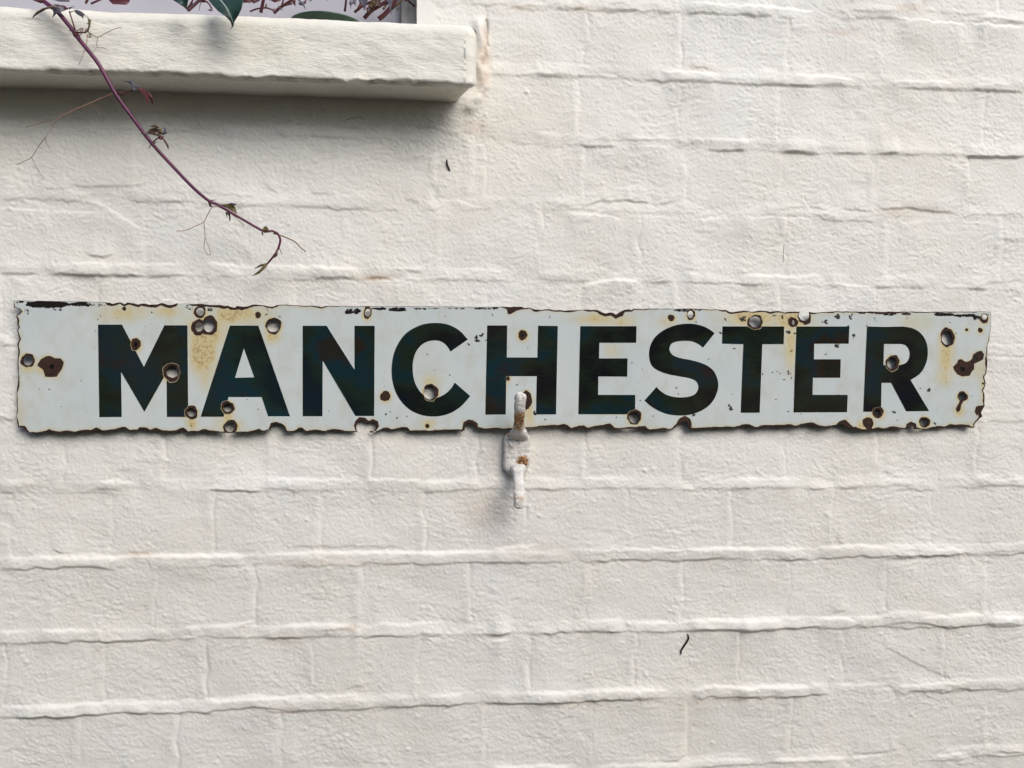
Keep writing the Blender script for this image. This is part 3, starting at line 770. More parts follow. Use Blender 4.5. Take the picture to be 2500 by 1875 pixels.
# ------------------------------------------------------------------ sill
def make_sill():
    xl = P(-60, 100, Y_SF).x-.55; xr = X_SILL
    xs = np.concatenate([np.arange(xl, P(-40, 100, Y_SF).x, .01), np.arange(P(-40, 100, Y_SF).x, xr-.012, .0013)])
    zt, zb = SILL_T, SILL_B; hgt = zt-zb; yf = Y_SF; yb = .054
    prof = []                                     # (y, z, s) around front: back-top, round nose, face, lip, underside, back
    for y in np.linspace(yb, yf+.013, 16): prof.append((y, zt, 0))
    for a in np.linspace(0, 90, 9)[1:]: prof.append((yf+.013-.013*math.sin(R(a)), zt-.013+.013*math.cos(R(a)), .4))
    for z in np.linspace(zt-.013, zb+.003, 44)[1:]: prof.append((yf, z, 1))
    for a in np.linspace(0, 90, 5)[1:]: prof.append((yf+.003-.003*math.cos(R(a)), zb+.003-.003*math.sin(R(a)), 2))
    for y in np.linspace(yf+.003, yf+.012, 6)[1:]: prof.append((y, zb+.0005, 3))
    for y in np.linspace(yf+.012, .0, 20)[1:]: prof.append((y, zb+.0022, 3.5))
    prof.append((.004, zb+.0022, 4))
    n = len(prof); m = len(xs)
    # rounded end: extra rings that shrink
    ends = [(xr-.012+.012*math.sin(R(a)), 1-math.cos(R(a))) for a in np.linspace(0, 88, 9)]
    allx = [(x, 0) for x in xs]+ends
    m = len(allx)
    nz1 = fnoise((n+8, m+16), 1.4, 2.0, 7, 41, 3.6); nz2 = fnoise((n+8, m+16), 1.4, 12, 60, 42, 1.8); nz3 = fnoise((n+8, m+16), 1.4, 40, 200, 43)
    g2 = np.random.default_rng(5); lipn = np.convolve(g2.standard_normal(m+40), np.ones(9)/9, 'same'); lipb = np.convolve(g2.standard_normal(m+80), np.ones(45)/45, 'same')
    V = np.zeros((m, n, 3)); zc = (zt+zb)/2; yc = -.02
    for i, (x, e) in enumerate(allx):
        for j, (y, z, s) in enumerate(prof):
            d = .00010*nz1[j, i]+.00016*nz2[j, i]+.0005*nz3[j, i]
            yy, z2 = y, z
            if s <= .4 and s > 0: yy -= d*.8; z2 += d*.5
            elif s == 0: z2 += d*.7
            elif s == 1:
                yy -= d
            if s in (2,) or (s == 1 and z < zb+.012):
                k = smooth01(np.array((zb+.012-z)/.012)) if s == 1 else 1
                z2 += k*(.0016*lipn[i]*1.15+.004*lipb[i]*.7); yy -= k*(.0006+.0008*lipn[i])
            if s == 3: z2 += .4*(.0016*lipn[i]*1.3+.004*lipb[i]*.8)
            if s >= 3: z2 += d*.6
            # the end: pulled in towards the core
            z2 = z2+(zc-z2)*e*.16; yy = yy+(max(yc, yy)-yy)*e*.35 if s > 0 else yy
            xx = x
            if s >= 3: xx = x-max(0, (x-(xr-.06))/.06)*.016*min(1, (y-yf)/.06)
            V[i, j] = (xx, yy, z2)
    a = (np.arange(m-1)[:, None]*n+np.arange(n-1)[None, :]).ravel()
    q = np.stack([a, a+1, a+n+1, a+n], 1)
    me = npmesh('window_sill', V.reshape(-1, 3), q)
    bm = bmesh.new(); bm.from_mesh(me)
    bm.verts.ensure_lookup_table()
    bm.faces.new([bm.verts[(m-1)*n+j] for j in range(n)])
    bm.faces.new([bm.verts[j] for j in range(n)][::-1])
    bmesh.ops.recalc_face_normals(bm, faces=bm.faces); bm.to_mesh(me); bm.free()
    me.polygons.foreach_set('use_smooth', [True]*len(me.polygons))
    co = np.empty(len(me.vertices)*3, np.float32); me.vertices.foreach_get('co', co); co = co.reshape(-1, 3)
    gl = np.interp(co[:, 0], np.linspace(xl, xr, 90), np.clip(np.random.default_rng(8).normal(.5, .4, 90), 0, 1.2))
    attr(me, 'stain', .62*gl*np.exp(-((co[:, 2]-zb-.0005)/.0022)**2)*(co[:, 1] < yf+.012))
    return me
sill = tag(link('window_sill', make_sill(), M_sill), 'thick cream painted window sill with brushed face, at top left', 'window sill')

# ------------------------------------------------------------------ enamel sign
Y_PB, Y_PF, Y_EN, Y_LT, Y_SC = -.0072, -.0084, -.00875, -.00888, -.00883
OUTL = [  # plate outline: tile, then x,y,rust width
 's0', (155, 88, 4), (400, 90, 4), (700, 95, 4), (1000, 100, 4), (1190, 105, 6), (1215, 110, 40), (1240, 108, 45), (1270, 122, 25), (1320, 112, 28), (1360, 107, 25), (1405, 130, 25), (1440, 108, 30), (1490, 118, 32), (1560, 135, 30), (1600, 122, 32),
 's1', (240, 122, 35), (300, 135, 30), (370, 135, 30), (440, 115, 35), (500, 135, 30), (560, 135, 35), (600, 120, 40), (615, 120, 35), (625, 125, 3), (700, 120, 3), (750, 122, 3), (770, 122, 18), (850, 122, 28), (920, 130, 28), (1000, 140, 22), (1080, 135, 22), (1140, 152, 28), (1180, 145, 28), (1220, 155, 30), (1260, 165, 25), (1280, 145, 30), (1340, 155, 35), (1400, 152, 25), (1470, 130, 18), (1560, 130, 12),
 's2', (200, 135, 12), (270, 158, 15), (320, 155, 25), (345, 138, 20), (400, 132, 10), (600, 140, 10), (740, 145, 10), (820, 148, 15), (850, 160, 15), (900, 148, 15), (960, 148, 10), (1000, 145, 8), (1200, 152, 8), (1340, 150, 6), (1500, 150, 5), (1659, 152, 4),
 's3', (300, 150, 5), (600, 150, 6), (900, 155, 6), (1200, 158, 6), (1480, 160, 6),
 's4', (100, 158, 8), (170, 158, 20), (190, 158, 60), (215, 162, 80), (240, 158, 75), (280, 158, 60), (340, 158, 45), (370, 175, 20), (430, 170, 15), (480, 188, 28), (560, 192, 15), (650, 185, 20), (720, 195, 15), (800, 198, 20), (950, 192, 18), (1050, 188, 20), (1190, 195, 18), (1240, 215, 25), (1280, 228, 25), (1330, 218, 25), (1365, 222, 30), (1400, 245, 38), (1440, 215, 45), (1490, 188, 25), (1540, 185, 25), (1570, 192, 15), (1600, 175, 15),
 's5', (280, 182, 15), (320, 185, 15), (380, 178, 10), (500, 180, 8), (700, 180, 8), (850, 180, 6), (1050, 185, 10), (1180, 192, 18), (1250, 192, 18), (1290, 215, 18), (1340, 220, 12), (1450, 205, 15), (1540, 210, 12), (1600, 200, 15),
 's6', (250, 197, 15), (340, 205, 18), (370, 215, 22), (480, 205, 22), (530, 222, 15), (600, 210, 20), (700, 210, 12), (810, 213, 20), (900, 222, 12), (1000, 212, 14), (1200, 210, 12),
 's7', (100, 210, 12), (500, 212, 14), (800, 210, 10), (1150, 210, 10), (1400, 210, 6), (1470, 215, 5), (1480, 240, 6), (1478, 400, 8), (1465, 460, 8), (1460, 540, 12), (1440, 600, 12), (1435, 700, 15), (1445, 760, 20), (1435, 850, 15), (1430, 910, 15), (1405, 945, 15), (1420, 1010, 18), (1418, 1060, 20), (1395, 1100, 18), (1405, 1160, 20), (1405, 1270, 20), (1390, 1300, 60), (1365, 1345, 60), (1382, 1392, 60), (1350, 1415, 20), (1310, 1450, 18), (1290, 1480, 18), (1290, 1515, 15),
 (1270, 1520, 15), (1220, 1510, 22), (1150, 1500, 18), (1020, 1500, 20), (960, 1520, 15), (800, 1525, 15), (740, 1540, 12), (700, 1535, 15), (615, 1535, 30), (605, 1500, 30), (575, 1490, 30), (545, 1500, 30), (540, 1525, 25), (500, 1535, 15), (400, 1520, 18), (300, 1530, 15), (200, 1535, 15), (40, 1546, 12),
 's6', (1300, 1535, 20), (1240, 1510, 40), (1190, 1480, 42), (1150, 1470, 28), (1130, 1490, 20), (1000, 1515, 18), (900, 1500, 15), (830, 1480, 18), (770, 1480, 18), (700, 1500, 18), (560, 1500, 18), (480, 1505, 16), (350, 1500, 15), (220, 1525, 18), (170, 1515, 18), (120, 1492, 20), (80, 1490, 20), (20, 1512, 18),
 's5', (1340, 1518, 17), (1250, 1520, 16), (1150, 1520, 15), (950, 1525, 15), (900, 1535, 15), (845, 1535, 22), (830, 1480, 30), (815, 1450, 35), (790, 1440, 35), (750, 1452, 28), (710, 1490, 22), (660, 1535, 20), (620, 1545, 16), (550, 1525, 15), (480, 1538, 18), (385, 1550, 18), (330, 1520, 22), (240, 1530, 25), (100, 1530, 18), (40, 1533, 15),
 's4', (1370, 1530, 18), (1320, 1490, 25), (1290, 1490, 25), (1220, 1500, 20), (1130, 1520, 16), (1090, 1535, 18), (1030, 1520, 25), (960, 1520, 15), (890, 1530, 18), (850, 1500, 22), (810, 1485, 20), (760, 1505, 18), (700, 1500, 15), (560, 1515, 14), (440, 1530, 14), (360, 1522, 14), (150, 1540, 15), (60, 1533, 14),
 's3', (1400, 1535, 14), (1280, 1535, 16), (1210, 1530, 22), (1195, 1490, 28), (1165, 1465, 25), (1130, 1460, 25), (1090, 1475, 28), (1075, 1540, 25), (1045, 1560, 18), (1000, 1545, 14), (800, 1555, 14), (460, 1560, 15), (430, 1525, 14), (380, 1520, 14), (260, 1545, 12), (210, 1530, 14), (170, 1530, 14), (100, 1558, 14), (40, 1570, 12),
 's2', (1385, 1570, 8), (1392, 1552, 10), (1445, 1548, 16), (1468, 1500, 24), (1463, 1462, 26), (1430, 1447, 24), (1390, 1465, 22), (1360, 1460, 25), (1330, 1440, 28), (1285, 1435, 28), (1255, 1460, 28), (1240, 1500, 26), (1245, 1540, 14), (1255, 1565, 8), (1230, 1562, 12), (1150, 1570, 14), (1060, 1555, 20), (980, 1545, 18), (900, 1565, 14), (780, 1552, 16), (690, 1570, 14), (660, 1560, 16), (630, 1530, 20), (600, 1530, 25), (580, 1545, 16), (540, 1560, 14), (460, 1555, 14), (430, 1520, 22), (400, 1480, 25), (350, 1465, 22), (300, 1480, 24), (285, 1520, 20), (270, 1548, 14), (190, 1562, 14), (150, 1545, 22), (110, 1560, 16), (20, 1570, 14),
 's1', (1350, 1568, 14), (1200, 1582, 10), (1050, 1565, 16), (900, 1550, 18), (740, 1575, 18), (680, 1540, 20), (620, 1560, 16), (450, 1565, 16), (370, 1540, 22), (310, 1555, 16), (240, 1530, 22), (200, 1530, 22), (170, 1555, 14), (80, 1545, 14), (30, 1525, 20),
 's0', (1300, 1545, 14), (1150, 1560, 14), (1090, 1530, 18), (1030, 1560, 16), (930, 1550, 16), (860, 1570, 14), (760, 1565, 14), (690, 1580, 16), (610, 1570, 18), (560, 1545, 16), (470, 1575, 14), (350, 1580, 12), (310, 1555, 16), (280, 1520, 18), (210, 1515, 14), (200, 1450, 12), (200, 1300, 14), (195, 1100, 18), (210, 950, 20), (200, 800, 16), (210, 660, 14), (200, 580, 16), (225, 520, 20), (205, 460, 16), (200, 420, 16), (215, 390, 18), (195, 350, 22), (195, 300, 20), (185, 255, 22), (215, 235, 25), (240, 207, 22), (225, 187, 12), (200, 182, 8), (188, 170, 10), (158, 168, 25), (155, 130, 15)]
def parse_outline():
    pts = []; ws = []; t = None
    for e in OUTL:
        if isinstance(e, str): t = e; continue
        pts.append(tp(t, e[0], e[1])); ws.append(e[2]/4.608)
    return np.array(pts), np.array(ws)
op, ow = parse_outline()
def densify(pts, w, step, jit, seed):
    g = np.random.default_rng(seed); P_ = []; W_ = []
    n = len(pts)
    for i in range(n):
        a, b = pts[i], pts[(i+1) % n]; L = np.linalg.norm(b-a); k = max(1, int(L/step))
        for j in range(k):
            s = j/k; P_.append(a+(b-a)*s); W_.append(w[i]+(w[(i+1) % n]-w[i])*s)
    P_ = np.array(P_); W_ = np.array(W_); m = len(P_)
    d = np.roll(P_, -1, 0)-np.roll(P_, 1, 0); d /= np.linalg.norm(d, axis=1, keepdims=True)+1e-9
    nrm = np.stack([-d[:, 1], d[:, 0]], 1)       # inward for a loop that runs clockwise on screen
    j = g.standard_normal(m); j = (j+np.roll(j, 1)+np.roll(j, -1))/1.7
    rough = np.clip(W_/3.0, .15, 1)
    P_ = P_+nrm*(j*jit*rough)[:, None]
    return P_, W_, nrm
OUT, OUTW, OUTN = densify(op, ow, 5.0, .55, 3)
g3 = np.random.default_rng(9); jj_ = g3.standard_normal(len(OUT)); jj_ = (jj_+np.roll(jj_, 1)+np.roll(jj_, 2))/1.73
ENO = OUT+OUTN*(np.maximum(OUTW*(1+.22*jj_), .5))[:, None]
def ell(t, cx, cy, rx, ry, n=26, jit=.05, seed=0, grow=1.0):
    g = random.Random(seed*7+int(cx)*13+int(cy)); c = tp(t, cx, cy); s = T[t][2]; o = []
    ph = [g.uniform(0, 6.28) for _ in range(3)]
    for i in range(n):
        a = 2*math.pi*i/n; k = grow*(1+jit*(.6*math.sin(2*a+ph[0])+.6*math.sin(3*a+ph[1])+.4*math.sin(7*a+ph[2]))+g.uniform(-jit, jit)*.45)
        o.append((c[0]+rx/s*k*math.cos(a), c[1]+ry/s*k*math.sin(a)))
    return o
HOLES = [('s0', 318, 762, 58, 52), ('s0', 590, 835, 26, 26), ('s0', 1528, 580, 20, 28), ('s1', 868, 212, 48, 43), ('s1', 855, 384, 45, 54), ('s1', 965, 365, 62, 76), ('s1', 555, 885, 70, 72), ('s1', 770, 1345, 50, 48), ('s1', 1180, 1290, 50, 50), ('s1', 1205, 1505, 62, 58),
         ('s2', 310, 372, 72, 70), ('s2', 1372, 222, 35, 43), ('s3', 685, 1120, 66, 78), ('s4', 345, 470, 18, 22), ('s5', 220, 1400, 64, 62), ('s5', 850, 245, 34, 42), ('s5', 1580, 325, 65, 64), ('s6', 632, 335, 18, 27), ('s6', 755, 250, 60, 66), ('s6', 1580, 1345, 36, 38), ('s7', 728, 1455, 45, 50), ('s7', 985, 505, 58, 82), ('s7', 358, 788, 52, 66), ('s7', 1408, 270, 34, 32), ('s7', 1162, 862, 26, 30), ('s7', 1305, 740, 20, 22), ('s7', 1160, 1165, 40, 42)]
CHIPS = [('s0', 320, 762, 80, 80), ('s0', 1530, 578, 58, 68), ('s0', 1405, 180, 24, 24), ('s1', 866, 215, 70, 68), ('s1', 850, 388, 82, 92), ('s1', 972, 368, 95, 110), ('s1', 1520, 250, 34, 36), ('s1', 548, 895, 98, 102), ('s1', 772, 1345, 75, 75), ('s1', 1180, 1290, 75, 75), ('s1', 1212, 1505, 84, 74), ('s2', 312, 372, 94, 90), ('s2', 1370, 222, 45, 70), ('s2', 1568, 1162, 58, 58), ('s3', 700, 1120, 88, 92), ('s3', 660, 1497, 24, 26), ('s3', 1565, 965, 24, 24), ('s4', 350, 475, 52, 56), ('s4', 390, 1210, 62, 110), ('s5', 220, 1395, 80, 84), ('s5', 632, 283, 38, 38), ('s5', 853, 245, 50, 60), ('s5', 1580, 330, 85, 86), ('s6', 625, 330, 58, 56), ('s6', 757, 270, 74, 88), ('s6', 1470, 1465, 62, 68), ('s6', 1582, 1345, 65, 63), ('s7', 730, 1455, 62, 62), ('s7', 988, 500, 84, 106), ('s7', 365, 790, 78, 90), ('s7', 1205, 415, 18, 18), ('s7', 1358, 420, 28, 28), ('s7', 1400, 288, 50, 54), ('s7', 1160, 1165, 58, 56), ('s7', 1390, 1020, 14, 14)]
def pol(t, s): return [tp(t, *map(float, q.split(','))) for q in s.split()]
CHIP_POLY = [pol('s0', '427,805 470,745 520,712 580,715 625,740 690,740 730,780 720,830 700,870 650,940 590,945 515,945 495,870 430,825'),
             pol('s7', '1050,830 1095,790 1110,750 1150,745 1195,775 1240,765 1265,745 1280,690 1330,660 1375,652 1405,690 1390,740 1330,780 1295,800 1290,860 1240,930 1160,940 1100,915 1065,870'),
             pol('s7', '1130,1205 1180,1195 1150,1260 1130,1330 1100,1350 1080,1310 1105,1260')]
def rough_poly(p, step, jit, seed):
    a, _, n = densify(np.array(p), np.full(len(p), 9.), step, jit, seed); return [tuple(v) for v in a]
hole_p = [ell(*h, jit=.05, seed=i) for i, h in enumerate(HOLES)]
chip_p = [ell(*c, n=34, jit=.085, seed=50+i) for i, c in enumerate(CHIPS)]+[rough_poly(p, 4, .6, i) for i, p in enumerate(CHIP_POLY)]
lchip_p = [ell(*c, n=34, jit=.085, seed=50+i, grow=1.045) for i, c in enumerate(CHIPS)]
def smooth_loop(p, corners, step=3.0):
    """Catmull-Rom through p, keeping the listed indices sharp"""
    n = len(p); out = []; p = [Vector((*q, 0)) for q in p]
    for i in range(n):
        a, b, c, d = p[i-1], p[i], p[(i+1) % n], p[(i+2) % n]
        if i in corners: a = 2*b-c if (i+1) % n not in corners else b
        if (i+1) % n in corners: d = 2*c-b
        if i in corners and (i+1) % n in corners:
            out.append((b.x, b.y)); continue
        k = max(1, int((c-b).length/step))
        for j in range(k):
            t = j/k; v = .5*((2*b)+(c-a)*t+(2*a-5*b+4*c-d)*t*t+(3*b-a-3*c+d)*t**3); out.append((v.x, v.y))
    return out
def mpol(s):
    o = []
    for q in s.split():
        t, xy = q.split(':'); o.append(tp(t, *map(float, xy.split(','))))
    return o
LET = []
LET.append((mpol('s0:1112,358 s0:1380,358 s0:1622,832 s1:470,365 s1:728,365 s1:737,1395 s1:497,1395 s1:493,897 s1:245,1338 s0:1368,890 s0:1375,1395 s0:1125,1397'), []))
LET.append((mpol('s1:1205,368 s1:1525,368 s2:498,1388 s2:252,1388 s2:180,1172 s1:1190,1172 s1:1135,1393 s1:877,1393'), [mpol('s1:1362,625 s1:1478,950 s1:1263,955')]))
LET.append((pol('s2', '640,370 910,370 1222,865 1222,370 1450,370 1445,1385 1232,1385 865,762 862,1388 640,1388'), []))
cpts = pol('s3', '1115,525 1040,440 960,385 860,348 740,338 620,352 510,395 420,455 350,540 290,660 262,790 258,920 280,1050 325,1160 390,1250 480,1325 590,1372 710,1390 830,1380 940,1342 1040,1275 1110,1200 1142,1160 968,1008 930,1070 870,1130 790,1172 700,1180 620,1150 560,1085 515,990 497,880 500,770 530,670 590,590 660,548 740,535 810,545 865,580 900,625 922,660')
LET.append((smooth_loop(cpts, {0, 22, 23, len(cpts)-1}), []))
LET.append((mpol('s3:1333,367 s4:176,367 s4:172,727 s4:515,727 s4:522,370 s4:745,373 s4:725,1367 s4:500,1367 s4:508,937 s4:165,937 s4:160,1367 s3:1312,1370'), []))
LET.append((pol('s4', '997,375 1628,375 1624,562 1212,562 1208,737 1527,737 1523,942 1200,940 1197,1147 1613,1147 1610,1365 975,1365'), []))
spts = pol('s5', '1122,455 1060,410 980,372 880,350 770,350 660,372 550,420 460,490 405,580 385,680 395,770 430,835 500,880 600,915 720,938 830,958 900,985 935,1030 935,1085 905,1135 840,1165 760,1175 670,1170 580,1145 510,1100 468,1057 333,1210 400,1270 490,1325 600,1365 720,1378 840,1370 950,1335 1050,1275 1120,1190 1160,1085 1160,990 1120,890 1050,825 960,785 850,755 740,735 660,705 620,660 615,615 640,570 700,548 790,540 870,548 940,578 992,617')
LET.append((smooth_loop(spts, {0, 25, 26, len(spts)-1}), []))
LET.append((mpol('s5:1210,378 s6:526,378 s6:522,578 s6:280,578 s6:250,1348 s6:35,1348 s6:65,578 s5:1205,572'), []))
LET.append((pol('s6', '665,378 1260,378 1252,572 865,572 862,747 1163,747 1157,955 850,955 845,1147 1240,1147 1232,1342 630,1345'), []))
rp = pol('s7', '75,378 480,378 580,395 660,435 720,500 755,580 765,670 755,760 720,850 665,920 570,980 782,1330 520,1333 348,1012 240,1012 235,1337 32,1337')
rc = pol('s7', '268,575 460,575 510,590 545,630 558,690 545,750 510,790 450,812 262,812')
LET.append((smooth_loop(rp, {0, 1, 10, 11, 12, 13, 14, 15, 16}), [smooth_loop(rc, {0, 1, 7, 8})]))
# dark scuffs where the white coat has chipped to the black one below
SC = []
for ln in '''s3 1225,525,32 1280,465,28 1130,585,22 1318,530,14 245,1335,12 195,1370,16 430,1390,12 660,690,10 1385,238,14 860,268,12 740,870,8 912,925,10 322,1405,14
s4 485,1350,26 600,1420,14 655,265,14 288,1035,12 408,625,7 190,615,6 1575,785,11 1400,1400,9 615,1490,12
s5 1305,1285,30 892,1380,26 1180,455,20 1240,300,18 1350,628,16 1055,735,13 695,1065,12 1325,1140,7 912,330,12 310,858,7 712,1138,9 285,1210,10 430,1385,9 780,200,28
s6 575,445,30 655,455,18 615,645,14 1120,260,32 1280,260,26 980,335,30 1125,597,26 1310,480,26 990,693,13 1243,375,18 1450,375,14 585,890,26 610,950,13 525,970,15 485,905,12 393,893,10 447,885,8 425,1205,17 570,1335,11 710,1362,9 1130,1145,12 60,290,34 290,915,12 505,270,22 400,255,16
s7 770,1095,28 845,1460,20 370,1340,20 395,1350,11 418,1432,9 1015,332,9 530,285,9 1080,453,10 975,1008,7 1260,1162,8 680,1075,9
s0 450,1080,9 555,1083,13 1140,262,9 1110,300,9 1085,430,7 1330,288,8 700,1278,7 920,990,7
s2 240,185,18 230,235,15 385,270,15 935,1330,8 1555,1052,6 145,1310,6
s1 330,220,14 255,375,7 1400,1198,8 1520,1310,7 825,672,6 775,1495,12'''.splitlines():
    f = ln.split()
    for q in f[1:]:
        x, y, r = map(float, q.split(',')); k = 1 if r < 12 else (3 if r < 24 else 5)
        for i in range(k):
            rr = r*(.85 if k == 1 else random.uniform(.3, .62)); dx, dy = (0, 0) if k == 1 else (random.gauss(0, r*.42), random.gauss(0, r*.42))
            SC.append(ell(f[0], x+dx, y+dy, rr*random.uniform(.8, 1.2), rr*random.uniform(.6, 1.1), 11, .35, len(SC)))
SCATTR = [('s0', 540, 130, 260, 34, 1.25), ('s0', 930, 130, 150, 22, 1.0), ('s0', 1120, 140, 90, 18, .5), ('s0', 310, 225, 35, 50, .62), ('s0', 640, 185, 80, 24, .6), ('s0', 230, 105, 60, 14, .7),
          ('s2', 1200, 205, 110, 30, .95), ('s2', 1500, 180, 120, 14, .85), ('s3', 330, 185, 120, 20, 1.0), ('s3', 130, 175, 110, 14, .8), ('s3', 600, 178, 140, 10, .9), ('s3', 900, 178, 250, 8, .8), ('s3', 1300, 178, 200, 9, .85),
          ('s4', 60, 172, 90, 8, .8), ('s5', 760, 200, 120, 16, .8), ('s5', 1430, 275, 60, 35, .6), ('s5', 930, 192, 60, 10, .7), ('s1', 750, 165, 60, 30, .6), ('s1', 980, 185, 40, 25, .7),
          ('s6', 400, 250, 40, 18, .6), ('s6', 1400, 222, 60, 14, .9), ('s6', 1580, 225, 120, 14, .95), ('s7', 330, 235, 90, 18, 1.0), ('s7', 520, 240, 70, 14, .85), ('s7', 950, 245, 130, 18, 1.0), ('s7', 1180, 255, 140, 16, .95), ('s7', 1320, 280, 60, 22, .8), ('s7', 1440, 250, 30, 40, .6), ('s7', 180, 300, 40, 60, .4), ('s7', 840, 1080, 60, 20, .42)]
STAIN = [('s1', 900, 640, 120, 220, .95), ('s1', 950, 900, 90, 160, .5), ('s1', 960, 480, 160, 120, .75), ('s0', 1400, 220, 220, 90, .55), ('s1', 500, 210, 170, 60, .5), ('s1', 1250, 240, 220, 90, .75), ('s1', 1000, 330, 330, 150, .35), ('s1', 780, 1470, 60, 90, .6), ('s1', 1180, 1410, 60, 100, .55), ('s1', 1190, 1500, 130, 60, .5),
         ('s2', 300, 480, 80, 70, .7), ('s2', 130, 260, 150, 120, .4), ('s4', 1250, 290, 260, 60, .6), ('s4', 1400, 330, 60, 80, .6), ('s4', 1350, 650, 70, 90, .35), ('s5', 60, 330, 130, 80, .5), ('s6', 200, 280, 260, 70, .75), ('s6', 620, 300, 180, 90, .8), ('s6', 600, 560, 60, 250, .5), ('s6', 100, 310, 130, 50, .7), ('s7', 975, 720, 75, 200, .7), ('s7', 950, 950, 70, 80, .55), ('s7', 1340, 860, 90, 120, .35),
         ('s7', 1120, 1330, 50, 60, .6), ('s7', 640, 330, 180, 100, .3), ('s4', 420, 1380, 40, 110, .6), ('s4', 400, 1480, 60, 40, .3), ('s3', 700, 1000, 100, 60, .4), ('s3', 680, 1470, 70, 40, .5), ('s0', 240, 1350, 60, 150, .3), ('s0', 320, 850, 90, 40, .6), ('s0', 470, 860, 60, 40, .5), ('s5', 600, 330, 120, 60, .3), ('s6', 1400, 1500, 60, 40, .6), ('s7', 1310, 1500, 120, 40, .5), ('s7', 1400, 1100, 40, 140, .5), ('s3', 1580, 1480, 60, 40, .2)]

